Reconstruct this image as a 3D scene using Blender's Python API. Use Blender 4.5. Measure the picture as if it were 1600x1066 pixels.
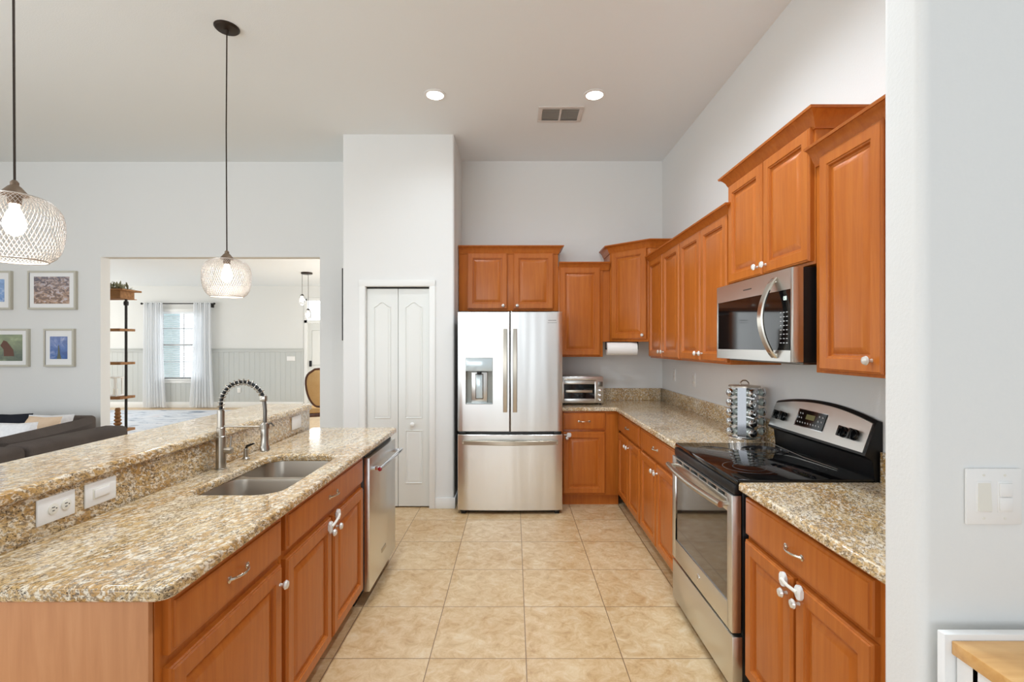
import bpy, bmesh, math, random
from mathutils import Vector, Matrix
for o in list(bpy.data.objects): bpy.data.objects.remove(o, do_unlink=True)
SC = bpy.context.scene
C = SC.collection
PI = math.pi
random.seed(7)

# ---------------------------------------------------------------- camera, world, lights, exposure
CAM_H = 1.484; F = 760.0
cam_d = bpy.data.cameras.new('camera'); cam = bpy.data.objects.new('camera', cam_d); C.objects.link(cam)
cam.location = (0, 0, CAM_H); cam.rotation_euler = (PI/2, 0, 0)
cam_d.sensor_width = 36; cam_d.lens = 36*F/1600; cam_d.shift_x = -3/1600; cam_d.shift_y = 7/1600
cam_d.clip_start = 0.02
SC.camera = cam
w = bpy.data.worlds.new('world'); SC.world = w; w.use_nodes = True
bg = w.node_tree.nodes['Background']; bg.inputs[0].default_value = (0.88, 0.94, 1.0, 1)
def _world():   # overcast daylight, brighter toward the living-room side (-X)
    t = w.node_tree; tc = t.nodes.new('ShaderNodeTexCoord'); sp = t.nodes.new('ShaderNodeSeparateXYZ'); mr = t.nodes.new('ShaderNodeMapRange')
    t.links.new(tc.outputs['Generated'], sp.inputs[0]); t.links.new(sp.outputs[0], mr.inputs[0])
    mr.inputs[1].default_value = .1; mr.inputs[2].default_value = -.9; mr.inputs[3].default_value = .44; mr.inputs[4].default_value = .56
    my = t.nodes.new('ShaderNodeMapRange'); my.inputs[1].default_value = .45; my.inputs[2].default_value = .95; my.inputs[3].default_value = 0; my.inputs[4].default_value = 2.6
    ad = t.nodes.new('ShaderNodeMath'); t.links.new(sp.outputs[1], my.inputs[0]); t.links.new(mr.outputs[0], ad.inputs[0]); t.links.new(my.outputs[0], ad.inputs[1])
    t.links.new(ad.outputs[0], bg.inputs[1])
_world()
SC.view_settings.view_transform = 'Standard'; SC.view_settings.look = 'None'
SC.view_settings.exposure = 0.62; SC.view_settings.gamma = 1; SC.view_settings.use_curve_mapping = False

def area(name, loc, rot, sx, sy, power, col=(1, 1, 1)):
    l = bpy.data.lights.new(name, 'AREA'); l.shape = 'RECTANGLE'; l.size = sx; l.size_y = sy; l.energy = power; l.color = col
    o = bpy.data.objects.new(name, l); C.objects.link(o); o.location = loc; o.rotation_euler = rot
    return o
# added area lamps out of view: soft daylight fill from behind the camera and left
area('rear_fill', (-2.5, -5.5, 1.8), (math.radians(92), 0, math.radians(-8)), 5.0, 2.4, 95, (.90, 0.95, 1))
area('left_fill', (-3.8, 0.9, 1.9), (math.radians(84), 0, math.radians(-38)), 3.2, 2.4, 30, (0.88, 0.94, 1))  # added lamp inside the room, brightens the kitchen back wall
area('dining_fill', (-11.5, 8.6, 1.7), (math.radians(90), 0, math.radians(-90)), 3.5, 2.2, 90, (0.97, 0.99, 1))  # added fill lamp for the dining room, hidden by the wall
area('hall_fill', (-1.2, 9.0, 1.9), (math.radians(90), 0, math.radians(90)), 3.0, 2.0, 80, (1, 0.99, 0.97))  # added fill lamp on the hall side, hidden by the wall

# ---------------------------------------------------------------- materials
MATS = {}
def srgb(r, g, b):
    f = lambda c: (c/255/12.92) if c/255 <= .04045 else ((c/255+.055)/1.055)**2.4
    return (f(r), f(g), f(b), 1)
def mat(name, col=None, rough=.5, metal=0, coat=0, emit=None, es=0, spec=.5, trans=0, alpha=1, ior=1.45):
    m = bpy.data.materials.new(name); m.use_nodes = True
    b = m.node_tree.nodes['Principled BSDF']
    if col: b.inputs['Base Color'].default_value = srgb(*col)
    b.inputs['Roughness'].default_value = rough; b.inputs['Metallic'].default_value = metal
    b.inputs['Coat Weight'].default_value = coat; b.inputs['Coat Roughness'].default_value = .08
    b.inputs['Specular IOR Level'].default_value = spec; b.inputs['Transmission Weight'].default_value = trans
    b.inputs['Alpha'].default_value = alpha; b.inputs['IOR'].default_value = ior
    if emit: b.inputs['Emission Color'].default_value = srgb(*emit); b.inputs['Emission Strength'].default_value = es
    MATS[name] = m; return m
class NT:
    def __init__(s, m): s.t = m.node_tree; s.b = s.t.nodes['Principled BSDF']
    def n(s, typ, **k):
        nd = s.t.nodes.new(typ)
        for a, v in k.items():
            if a.startswith('i_'):
                key = a[2:].replace('_', ' ')
                nd.inputs[int(key) if key.isdigit() else key].default_value = v
            else: setattr(nd, a, v)
        return nd
    def l(s, a, b): s.t.links.new(a, b)
    def coords(s, scale=(1, 1, 1), rot=(0, 0, 0), loc=(0, 0, 0)):
        tc = s.n('ShaderNodeTexCoord'); mp = s.n('ShaderNodeMapping')
        mp.inputs['Scale'].default_value = scale; mp.inputs['Rotation'].default_value = rot; mp.inputs['Location'].default_value = loc
        s.l(tc.outputs['Object'], mp.inputs['Vector']); return mp.outputs['Vector']
    def noise(s, vec, scale, detail=4, rough=.55, dist=0):
        nd = s.n('ShaderNodeTexNoise'); nd.inputs['Scale'].default_value = scale; nd.inputs['Detail'].default_value = detail
        nd.inputs['Roughness'].default_value = rough; nd.inputs['Distortion'].default_value = dist
        s.l(vec, nd.inputs['Vector']); return nd.outputs['Fac']
    def ramp(s, fac, stops):
        r = s.n('ShaderNodeValToRGB'); e = r.color_ramp.elements
        while len(e) < len(stops): e.new(.5)
        for i, (p, c) in enumerate(stops): e[i].position = p; e[i].color = srgb(*c) if len(c) == 3 else c
        s.l(fac, r.inputs[0]); return r.outputs[0]
    def mix(s, fac, a, b, typ='MIX'):
        m = s.n('ShaderNodeMix', data_type='RGBA', blend_type=typ)
        for sock, v in ((m.inputs[0], fac), (m.inputs[6], a), (m.inputs[7], b)):
            if hasattr(v, 'is_linked'): s.l(v, sock)
            else: sock.default_value = v if not isinstance(v, tuple) or len(v) == 4 else srgb(*v)
        return m.outputs[2]
    def bump(s, h, strength, dist=.002):
        b = s.n('ShaderNodeBump'); b.inputs['Strength'].default_value = strength; b.inputs['Distance'].default_value = dist
        s.l(h, b.inputs['Height']); s.l(b.outputs[0], s.b.inputs['Normal'])
def wall_mat(name, col, bump=.35):
    m = mat(name, col, .85, spec=.25); t = NT(m)
    v = t.coords(); n = t.noise(v, 130, 3, .5); t.bump(n, bump, .0015); return m
wall_mat('wall', (228, 228, 225)); wall_mat('wall_smooth', (222, 222, 218), .12); wall_mat('ceiling', (238, 242, 243), .5)
wall_mat('wainscot', (196, 198, 194), .08); mat('trim_white', (232, 232, 228), .4); mat('door_white', (226, 227, 222), .38)

def wood(name, a, b, c, rough=.33, coat=.2, gs=(16, 16, 1.1)):
    m = mat(name, b, rough, coat=coat, spec=.32); m.node_tree.nodes['Principled BSDF'].inputs['Coat Roughness'].default_value = .2; t = NT(m); v = t.coords(gs)
    n = t.noise(v, 2.2, 5, .6, .6); n2 = t.noise(t.coords((3, 3, 1.2)), 1.4, 2, .5)
    col = t.ramp(n, [(.3, a), (.52, b), (.75, c)])
    col = t.mix(.28, col, t.ramp(n2, [(.3, a), (.7, c)])); t.l(col, t.b.inputs['Base Color'])
    t.bump(n, .05, .001); return m
wood('cabinet_wood', (166, 86, 26), (181, 100, 34), (193, 113, 44), .34, .18)
wood('panel_wood_lit', (186, 126, 82), (198, 138, 92), (208, 150, 104), .5, .05)  # end panel wood made paler, the light falling on it put into the colour
wood('butcher_block', (206, 154, 90), (222, 174, 110), (232, 190, 130), .35, .3, (2, 14, 14))
wood('rustic_wood', (110, 76, 48), (146, 104, 66), (172, 130, 86), .7, 0, (2, 12, 12))
wood('dark_wood', (60, 34, 24), (80, 48, 34), (100, 62, 44), .4, .3)

def granite():
    m = mat('granite', (190, 165, 120), .13, coat=.4); t = NT(m)
    tc = t.n('ShaderNodeTexCoord')
    rot = t.n('ShaderNodeVectorRotate', rotation_type='EULER_XYZ'); rot.inputs['Rotation'].default_value = (.35, .12, math.radians(24)); t.l(tc.outputs['Object'], rot.inputs['Vector'])
    def sc(k, loc=(0, 0, 0)):
        mp = t.n('ShaderNodeMapping'); mp.inputs['Scale'].default_value = k; mp.inputs['Location'].default_value = loc; t.l(rot.outputs[0], mp.inputs['Vector']); return mp.outputs[0]
    big = t.noise(sc((3.4, 1.3, 3)), 1.6, 3, .5, .5)
    base = t.ramp(big, [(.36, (188, 146, 86)), (.5, (208, 176, 124)), (.62, (218, 198, 164))])
    mid = t.noise(sc((60, 22, 60), (4, 1, 2)), 1.3, 4, .6, .6)
    col = t.mix(t.ramp(mid, [(.47, (0, 0, 0, 1)), (.58, (.95, .95, .95, 1))]), base, (234, 222, 200))
    streak = t.noise(sc((88, 30, 88)), 1.4, 5, .65, .8)
    col = t.mix(t.ramp(streak, [(.50, (0, 0, 0, 1)), (.58, (.9, .9, .9, 1))]), col, (134, 112, 84))
    fine = t.noise(sc((200, 110, 200), (9, 2, 7)), 1.3, 3, .6)
    gate = t.noise(sc((12, 6, 12)), 1.5, 3, .6)
    dark = t.mix(1.0, t.ramp(fine, [(.55, (0, 0, 0, 1)), (.61, (1, 1, 1, 1))]), t.ramp(gate, [(.42, (0, 0, 0, 1)), (.56, (1, 1, 1, 1))]), 'MULTIPLY')
    col = t.mix(dark, col, (70, 54, 38)); t.l(col, t.b.inputs['Base Color'])
granite()

def tile():
    m = mat('floor_tile', (210, 182, 138), .32, coat=.15); t = NT(m); T = .4575
    v = t.coords((1, 1, 1), (0, 0, 0), (-.0577+T*40, -2.305+T*40, 0))
    br = t.n('ShaderNodeTexBrick'); br.offset = 0; br.squash = 1
    for k, x in (('Scale', 1), ('Mortar Size', .0022), ('Mortar Smooth', .1), ('Bias', 0), ('Brick Width', T), ('Row Height', T)): br.inputs[k].default_value = x
    br.inputs['Color1'].default_value = (0, 0, 0, 1); br.inputs['Color2'].default_value = (1, 1, 1, 1)
    t.l(v, br.inputs['Vector'])
    av = t.n('ShaderNodeVectorMath', operation='ADD'); sc = t.n('ShaderNodeVectorMath', operation='SCALE'); sc.inputs[3].default_value = 7.0
    t.l(br.outputs['Color'], sc.inputs[0]); t.l(v, av.inputs[0]); t.l(sc.outputs[0], av.inputs[1])
    n = t.noise(av.outputs[0], 13, 9, .76, .6); n2 = t.noise(av.outputs[0], 2.6, 3, .5, .5)
    col = t.ramp(n, [(.34, (176, 134, 86)), (.44, (204, 168, 120)), (.55, (222, 194, 152)), (.68, (236, 220, 190))])
    col = t.mix(.35, col, t.ramp(n2, [(.35, (196, 158, 108)), (.65, (224, 200, 160))]))
    col = t.mix(br.outputs['Fac'], col, (128, 100, 72)); t.l(t.mix(.12, col, (120, 96, 70)), t.b.inputs['Base Color'])
    inv = t.n('ShaderNodeMath', operation='SUBTRACT'); inv.inputs[0].default_value = 1; t.l(br.outputs['Fac'], inv.inputs[1])
    t.bump(inv.outputs[0], .5, .002); return m
tile()
def steel(name, col, rough, gs, st=.04, low=False):
    m = mat(name, col, rough, 1); t = NT(m); n = t.noise(t.coords(gs), 3, 2, .5)
    t.bump(n, st, .0006)
    if low:
        n2 = t.noise(t.coords((4, 4, .3), loc=(2, 1, 0)), 1, 2, .5); b0 = [x for x in t.t.nodes if x.type == 'BUMP'][0]
        b2 = t.n('ShaderNodeBump'); b2.inputs['Strength'].default_value = .5; b2.inputs['Distance'].default_value = .02; t.l(n2, b2.inputs['Height']); t.l(b2.outputs[0], b0.inputs['Normal'])
    return m
steel('steel', (218, 217, 212), .3, (3, 3, 160)); steel('steel_vertical', (228, 228, 225), .3, (160, 160, 3), .04, True)
mat('steel_warm', (190, 182, 168), .28, 1); mat('brushed_nickel', (176, 170, 160), .28, 1); mat('chrome', (222, 222, 224), .1, 1)
mat('nickel', (214, 208, 196), .22, 1); mat('sink_steel', (186, 178, 166), .36, 1); mat('dark_steel', (120, 116, 110), .3, 1)
mat('black_plastic', (16, 16, 17), .35); mat('black_gloss', (9, 9, 10), .05, spec=.5, coat=.15); mat('black_metal', (34, 31, 29), .5, .3)
mat('oven_glass', (30, 22, 16), .03, spec=.8, coat=.8); mat('bronze', (52, 42, 34), .45, .6); mat('bronze_light', (112, 94, 76), .45, .5); mat('grey_body', (98, 98, 98), .5, .2)
mat('dispenser_grey', (150, 150, 142), .4, .3); mat('dispenser_panel', (196, 208, 210), .15, .2, coat=.5); mat('white_plastic', (238, 238, 234), .35)
mat('plate_white', (236, 234, 230), .3); mat('ivory', (228, 224, 212), .35); mat('paper', (240, 238, 234), .95); mat('dark_slot', (30, 28, 26), .7)
mat('wire_white', (184, 176, 168), .4, .5); mat('bulb', (255, 240, 220), .3, emit=(255, 243, 230), es=12); mat('lamp_disc', (255, 255, 250), .3, emit=(255, 252, 244), es=12)
mat('display', (20, 22, 20), .1, emit=(210, 225, 215), es=1.2); mat('display_dim', (60, 62, 40), .2, emit=(120, 110, 60), es=.25)
mat('glass', (255, 255, 255), .02, trans=1, ior=1.45); mat('knob_crystal', (226, 222, 214), .12, .35, coat=1); mat('red_badge', (150, 20, 34), .25, coat=.5)
mat('button_grey', (190, 190, 190), .4); mat('burner', (44, 44, 48), .15, coat=.5); mat('frame_greige', (198, 194, 180), .5); mat('mat_board', (240, 240, 238), .8)
mat('vent_white', (214, 208, 202), .5); mat('soap_black', (24, 22, 22), .25); mat('lettering', (84, 80, 76), .4, .4); mat('jar_cap', (200, 202, 204), .16, 1)
mat('leaf_sage', (140, 140, 112), .8); mat('sheer', (250, 251, 252), .8, alpha=.66); _m = MATS['sheer']; _t = NT(_m); _tr = _t.n('ShaderNodeBsdfTranslucent'); _tr.inputs[0].default_value = (.95, .96, .97, 1); _mx = _t.n('ShaderNodeMixShader'); _mx.inputs[0].default_value = .5
_o = [x for x in _t.t.nodes if x.type == 'OUTPUT_MATERIAL'][0]; _t.l(_t.b.outputs[0], _mx.inputs[1]); _t.l(_tr.outputs[0], _mx.inputs[2]); _t.l(_mx.outputs[0], _o.inputs[0])
mat('blind', (240, 244, 246), .5); mat('column_teal', (190, 208, 210), .8)
mat('white_paint', (238, 238, 236), .4); mat('jar_glass', (190, 200, 192), .06, .15, coat=1)
def window_pane():
    m = mat('pane', (255, 255, 255), .0, trans=1, ior=1.02, spec=.1); return m
window_pane()
def fabric(name, a, b, sc=260):
    m = mat(name, a, .95, spec=.1); t = NT(m); n = t.noise(t.coords(), sc, 3); n2 = t.noise(t.coords(), 5, 3)
    col = t.mix(.5, t.ramp(n, [(.35, a), (.65, b)]), t.ramp(n2, [(.3, a), (.7, b)])); t.l(col, t.b.inputs['Base Color']); t.bump(n, .3, .002); return m
fabric('sofa_fabric', (78, 70, 66), (96, 88, 82)); fabric('pillow_black', (34, 36, 42), (50, 52, 60)); fabric('pillow_white', (222, 222, 224), (240, 240, 240), 60)
fabric('pillow_beige', (214, 184, 152), (232, 210, 186)); fabric('chair_tan', (184, 146, 96), (204, 170, 122))
def rug():
    m = mat('rug', (214, 220, 228), .95, spec=.1); t = NT(m); n = t.noise(t.coords((1, 2.4, 1)), 1.6, 5, .6, 1.5)
    t.l(t.ramp(n, [(.36, (150, 160, 176)), (.46, (214, 220, 228)), (.6, (226, 228, 232)), (.72, (206, 196, 200))]), t.b.inputs['Base Color'])
rug()
def art(name, stops, sc, stretch=(1, 1, 1), axis_mix=None):
    m = mat(name, (128, 128, 128), .4, coat=.3); t = NT(m); n = t.noise(t.coords(stretch), sc, 6, .65, .8)
    col = t.ramp(n, stops)
    if axis_mix:
        z0, z1, c0, c1 = axis_mix; tc = t.n('ShaderNodeTexCoord'); sp = t.n('ShaderNodeSeparateXYZ'); t.l(tc.outputs['Object'], sp.inputs[0])
        mr = t.n('ShaderNodeMapRange'); mr.inputs[1].default_value = z0; mr.inputs[2].default_value = z1; t.l(sp.outputs[2], mr.inputs[0])
        col = t.mix(.35, col, t.mix(mr.outputs[0], c0, c1))
    t.l(col, t.b.inputs['Base Color']); return m
art('art_lake', [(.3, (60, 100, 170)), (.5, (120, 160, 215)), (.7, (225, 235, 245))], 9, (1, 1, 2), (0, .3, (70, 110, 180), (190, 215, 240)))
art('art_hillside', [(.38, (34, 34, 40)), (.47, (104, 98, 100)), (.53, (190, 156, 122)), (.62, (210, 212, 226))], 22, (1, 1, 1.8), (.05, .4, (196, 150, 110), (130, 140, 170)))
art('art_meadow', [(.3, (70, 84, 82)), (.55, (120, 132, 104)), (.75, (186, 198, 160))], 5, (1, 1, 2), (.05, .32, (60, 72, 74), (196, 206, 160)))
art('art_tower', [(.35, (36, 74, 140)), (.52, (64, 112, 180)), (.68, (196, 200, 222))], 10, (1, 1, 1), (.05, .35, (30, 80, 150), (190, 190, 215)))
mat('bear_brown', (108, 78, 66), .7); mat('tower_yellow', (104, 108, 92), .6)

# ---------------------------------------------------------------- mesh helpers
class MB:
    def __init__(s): s.bm = bmesh.new()
    def _bev(s, faces, b, seg=2):
        ed = list({e for f in faces for e in f.edges})
        bmesh.ops.bevel(s.bm, geom=ed, offset=b, segments=seg, affect='EDGES', profile=.5)
    def box(s, x0, x1, y0, y1, z0, z1, b=0, seg=2):
        v = [s.bm.verts.new(p) for p in ((x0,y0,z0),(x1,y0,z0),(x1,y1,z0),(x0,y1,z0),(x0,y0,z1),(x1,y0,z1),(x1,y1,z1),(x0,y1,z1))]
        fs = [s.bm.faces.new([v[i] for i in q]) for q in ((3,2,1,0),(4,5,6,7),(0,1,5,4),(1,2,6,5),(2,3,7,6),(3,0,4,7))]
        if b: s._bev(fs, min(b, .49*min(abs(x1-x0), abs(y1-y0), abs(z1-z0))), seg)
        return s
    def loops(s, ls, closed=True, cap0=True, cap1=True):
        vs = [[s.bm.verts.new(p) for p in l] for l in ls]; n = len(ls[0])
        for a, b in zip(vs, vs[1:]):
            for i in range(n if closed else n-1):
                j = (i+1) % n
                s.bm.faces.new((a[i], a[j], b[j], b[i]))
        if cap0: s.bm.faces.new(vs[0][::-1])
        if cap1: s.bm.faces.new(vs[-1])
        return vs
    def prism(s, poly, axis, a0, a1, b=0):
        def P(u, v, a): return {'x': (a, u, v), 'y': (u, a, v), 'z': (u, v, a)}[axis]
        vs = s.loops([[P(u, v, a0) for u, v in poly], [P(u, v, a1) for u, v in poly]])
        if b: s._bev(list({f for l in vs for v in l for f in v.link_faces}), b)
        return s
    def tube(s, pts, r, seg=8, caps=True, closed=False):
        pts = [Vector(p) for p in pts]; n = len(pts); rs = r if isinstance(r, (list, tuple)) else [r]*n
        ls = []; up = None
        for i, p in enumerate(pts):
            if closed: t = (pts[(i+1) % n]-pts[i-1])
            else: t = pts[min(i+1, n-1)]-pts[max(i-1, 0)]
            t.normalize()
            if up is None: up = Vector((0, 0, 1)) if abs(t.z) < .9 else Vector((1, 0, 0))
            up = (up-t*up.dot(t)); up.normalize(); sd = t.cross(up)
            ls.append([p+(up*math.cos(2*PI*k/seg)+sd*math.sin(2*PI*k/seg))*rs[i] for k in range(seg)])
        if closed: ls.append(ls[0]); caps = False
        s.loops(ls, True, caps, caps); return s
    def lathe(s, prof, c=(0, 0, 0), seg=24, axis='z', caps=True):
        ls = []
        for r, h in prof:
            l = []
            for k in range(seg):
                a = 2*PI*k/seg; u, v = r*math.cos(a), r*math.sin(a)
                q = {'z': (u, v, h), 'x': (h, u, v), 'y': (v, h, u)}[axis]; l.append((c[0]+q[0], c[1]+q[1], c[2]+q[2]))
            ls.append(l)
        s.loops(ls, True, caps, caps); return s
    def ball(s, c, r, sx=1, sy=1, sz=1, u=16, v=10):
        g = bmesh.ops.create_uvsphere(s.bm, u_segments=u, v_segments=v, radius=r)
        for q in g['verts']: q.co = Vector((q.co.x*sx+c[0], q.co.y*sy+c[1], q.co.z*sz+c[2]))
        return s
    def xf(s, M):
        bmesh.ops.transform(s.bm, matrix=M, verts=s.bm.verts); return s
    def build(s, name, m, parent=None, loc=None, rz=0, ang=35, flat_top=False):
        bmesh.ops.remove_doubles(s.bm, verts=s.bm.verts, dist=1e-6)
        bmesh.ops.recalc_face_normals(s.bm, faces=s.bm.faces)
        me = bpy.data.meshes.new(name); s.bm.to_mesh(me); s.bm.free()
        me.materials.append(MATS[m]); me.polygons.foreach_set('use_smooth', [True]*len(me.polygons)); me.set_sharp_from_angle(angle=math.radians(ang))
        if flat_top:
            for p in me.polygons:
                if abs(p.normal.z) > .9995: p.use_smooth = False
        o = bpy.data.objects.new(name, me); C.objects.link(o)
        if parent: o.parent = parent
        if loc: o.location = loc
        o.rotation_euler.z = rz
        return o
def tag(o, label=None, cat=None, group=None, kind=None):
    for k, v in (('label', label), ('category', cat), ('group', group), ('kind', kind)):
        if v: o[k] = v
    return o
def thing(name, label, cat, loc=(0, 0, 0), rz=0, group=None):
    o = bpy.data.objects.new(name, None); C.objects.link(o); o.location = loc; o.rotation_euler.z = rz; o.empty_display_size = .1
    return tag(o, label, cat, group)
def struct(name, mb, m, parent=None, ang=35):
    o = mb.build(name, m, parent, ang=ang)
    if not parent: o['kind'] = 'structure'
    return o
def text(name, s, size, m, parent, M):
    cu = bpy.data.curves.new(name, 'FONT'); cu.body = s; cu.size = size; cu.extrude = .0004; cu.align_x = 'CENTER'; cu.align_y = 'CENTER'
    t = bpy.data.objects.new(name, cu); C.objects.link(t); bpy.context.view_layer.update()
    me = bpy.data.meshes.new_from_object(t.evaluated_get(bpy.context.evaluated_depsgraph_get())); bpy.data.objects.remove(t); bpy.data.curves.remove(cu)
    me.transform(M); me.materials.clear(); me.materials.append(MATS[m]); o = bpy.data.objects.new(name, me); C.objects.link(o); o.parent = parent; return o
def front_text(x, y, z):   # text standing in the local XZ plane, read from -Y
    return Matrix.Translation((x, y, z)) @ Matrix.Rotation(PI/2, 4, 'X')
def rrect(x0, x1, y0, y1, r, n=6):
    if not isinstance(r, (list, tuple)): r = [r]*4
    out = []
    for (cx, cy, a0), rr in zip(((x0, y0, PI), (x1, y0, 1.5*PI), (x1, y1, 0), (x0, y1, .5*PI)), r):
        sx = 1 if cx == x0 else -1; sy = 1 if cy == y0 else -1
        if rr <= 0: out.append((cx, cy)); continue
        for k in range(n+1):
            a = a0+.5*PI*k/n; out.append((cx+sx*rr+rr*math.cos(a), cy+sy*rr+rr*math.sin(a)))
    return out
def inset(poly, d):      # CCW polygon, d>0 goes inward
    n = len(poly); out = []
    for i in range(n):
        p0, p1, p2 = Vector(poly[i-1]), Vector(poly[i]), Vector(poly[(i+1) % n])
        a = (p1-p0); b = (p2-p1)
        if a.length < 1e-9 or b.length < 1e-9: out.append(tuple(p1)); continue
        a.normalize(); b.normalize(); na = Vector((-a.y, a.x)); nb = Vector((-b.y, b.x)); m = na+nb
        m = m/max(m.length_squared/2, .2) if m.length > 1e-6 else na
        q = p1+m*d; out.append((q.x, q.y))
    return out
def slab(mb, outer, zt, zb, holes=(), r=.012):
    prof = [(r, zt), (r*.45, zt-r*.18), (r*.12, zt-r*.5), (0, zt-r), (0, zb+r*.4), (r*.3, zb)]
    tops, bots = [], []
    for poly, sg in [(outer, 1)]+[(h, -1) for h in holes]:
        vs = mb.loops([[(x, y, z) for x, y in inset(poly, sg*d)] for d, z in prof], cap0=False, cap1=False)
        tops.append(vs[0]); bots.append(vs[-1])
    for grp in (tops, bots):
        ed = []
        for l in grp:
            for i in range(len(l)): ed.append(mb.bm.edges.get((l[i], l[(i+1) % len(l)])) or mb.bm.edges.new((l[i], l[(i+1) % len(l)])))
        bmesh.ops.triangle_fill(mb.bm, edges=ed, use_beauty=True, use_dissolve=False)
def sweep(mb, path, prof, side=1):  # mitred moulding along a 2-D path; profile (out, z)
    n = len(path); rings = []
    for i in range(n):
        p = Vector(path[i]); d1 = (p-Vector(path[i-1])).normalized() if i else None; d2 = (Vector(path[i+1])-p).normalized() if i < n-1 else None
        d1 = d1 or d2; d2 = d2 or d1; n1 = Vector((d1.y, -d1.x))*side; n2 = Vector((d2.y, -d2.x))*side
        m = n1+n2; m = m*(2/m.length_squared)
        rings.append([(p.x+m.x*o, p.y+m.y*o, z) for o, z in prof])
    mb.loops(rings); return mb

# ---------------------------------------------------------------- setting
CEIL = 3.407; YB = 5.075; XR = 1.548
struct('floor', MB().box(-13, 3.2, -1.0, 12.0, -.05, 0), 'floor_tile')
struct('ceiling', MB().box(-9, 3.2, -1.0, 5.22, CEIL, CEIL+.1), 'ceiling')
struct('ceiling_dining', MB().box(-13, 0, 5.21, 12.0, 2.9, 3.0), 'ceiling')
mb = MB(); mb.prism([(-9, 0), (-4.325, 0), (-4.325, 2.41), (-2.03, 2.41), (-2.03, 0), (-1.5, 0), (-1.5, CEIL), (-9, CEIL)], 'y', YB+.015, YB+.135)
mb.box(-1.6, XR, YB, YB+.135, 0, CEIL); struct('wall_back', mb, 'wall')
struct('wall_right', MB().box(XR, XR+.12, 1.0, YB+.13, 0, CEIL), 'wall')
mb = MB(); mb.prism(rrect(.895, 3.2, 1.068, 1.186, [.022, 0, 0, .022], 8), 'z', 0, CEIL); struct('wall_near_right', mb, 'wall')
# pantry enclosure with its door opening
PX0, PX1, PY = -1.562, -.545, 4.43
mb = MB(); mb.prism(rrect(PX0, -1.36, PY, PY+.11, [.02, 0, 0, 0]), 'z', 0, CEIL); mb.prism(rrect(-.762, PX1, PY, PY+.11, [0, .02, 0, 0]), 'z', 0, CEIL)
mb.box(-1.36, -.762, PY, PY+.11, 2.03, CEIL); mb.box(PX0, PX0+.1, PY+.1, YB+.02, 0, CEIL); mb.box(PX1-.1, PX1, PY+.1, YB, 0, CEIL)
struct('wall_pantry', mb, 'wall')
d1 = thing('door_1', None, None, (0, 0, 0)); d1['kind'] = 'structure'; d1['label'] = 'white two-leaf bifold pantry door with arched panels beside the refrigerator'
mb = MB()
for (a, b, c, d) in ((-1.41, -1.352, 0, 2.075), (-.768, -.715, 0, 2.075)): mb.box(a, b, PY-.014, PY+.004, c, d, .004)
mb.box(-1.41, -.715, PY-.015, PY+.004, 2.022, 2.08, .004)
for (a, b) in ((-1.36, -1.348), (-.772, -.762)): mb.box(a, b, PY, PY+.1, 0, 2.03)
mb.box(-1.36, -.762, PY, PY+.1, 2.02, 2.032)
mb.build('door_casing', 'trim_white', d1)
MB().box(-1.348, -.772, PY+.03, PY+.05, 2.006, 2.02).build('track', 'dark_slot', d1)
def arch_panel(mb, x0, x1, z0, z1, y, arch=True):
    pts = [(x0, z0), (x1, z0)]; h = .045 if arch else 0; n = 16; w_ = x1-x0
    if arch:
        pts.append((x1, z1-h))
        for k in range(1, n):
            u = 1-k/n; s_ = .5-.5*math.cos(2*PI*u)
            pts.append((x0+u*w_, z1-h+h*s_))
        pts.append((x0, z1-h))
    else: pts += [(x1, z1), (x0, z1)]
    prof = [(0, 0), (.003, -.006), (.007, -.0065), (.011, .0), (.015, .0), (.026, -.006), (.027, -.006)]
    ls = [[(px, y+dy, pz) for px, pz in inset(pts, d)] for d, dy in prof]
    mb.loops(ls, cap0=False, cap1=True)
for (a, b) in ((-1.346, -1.062), (-1.058, -.774)):
    mb = MB(); mb.box(a, b, PY+.022, PY+.056, .012, 2.004, .003)
    arch_panel(mb, a+.062, b-.062, .815, 1.885, PY+.0225); arch_panel(mb, a+.062, b-.062, .22, .71, PY+.0225, False)
    mb.build('door_leaf', 'door_white', d1)
mb = MB(); mb.lathe([(.011, 0), (.009, -.014), (.019, -.024), (.021, -.034), (.012, -.041), (.003, -.043)], (-.925, PY+.022, .765), 20, 'y'); mb.build('door_knob', 'white_plastic', d1)
def baseb(name, segs):
    mb = MB()
    for s_ in segs: mb.box(*s_, .0, .10, .004)
    struct(name, mb, 'trim_white')
baseb('baseboard_pantry', [(PX0-.01, -1.41, PY-.013, PY), (-.715, PX1+.012, PY-.013, PY), (PX1, PX1+.012, PY-.01, YB)])
baseb('baseboard_back', [(-9, -4.33, YB, YB+.015), (-2.03, PX0, YB, YB+.015)])
# dining room far wall, wainscot, window, front door
DY = 11.6
mb = MB(); mb.box(-13, -8.45, DY, DY+.12, 0, 2.9).box(-8.45, -7.38, DY, DY+.12, 0, .69).box(-8.45, -7.38, DY, DY+.12, 2.29, 2.9)
mb.box(-7.38, -4.95, DY, DY+.12, 0, 2.9).box(-4.95, -4.0, DY, DY+.12, 2.62, 2.9).box(-4.0, 0, DY, DY+.12, 0, 2.9); struct('wall_dining', mb, 'wall_smooth')
mb = MB()
def beads(x0, x1, z0, z1):
    x = x0
    while x < x1-.01:
        mb.box(x, min(x+.120, x1), DY-.006, DY+.001, z0, z1, .0015, 1); x += .1225
for (a, b) in ((-13, -8.55), (-7.28, -5.02)): beads(a, b, .14, 1.33); mb.box(a, b, DY-.02, DY, 1.33, 1.39, .003).box(a, b, DY-.035, DY, 1.39, 1.415, .004)
beads(-8.55, -7.28, .14, .58); struct('trim_1', mb, 'wainscot')
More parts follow.
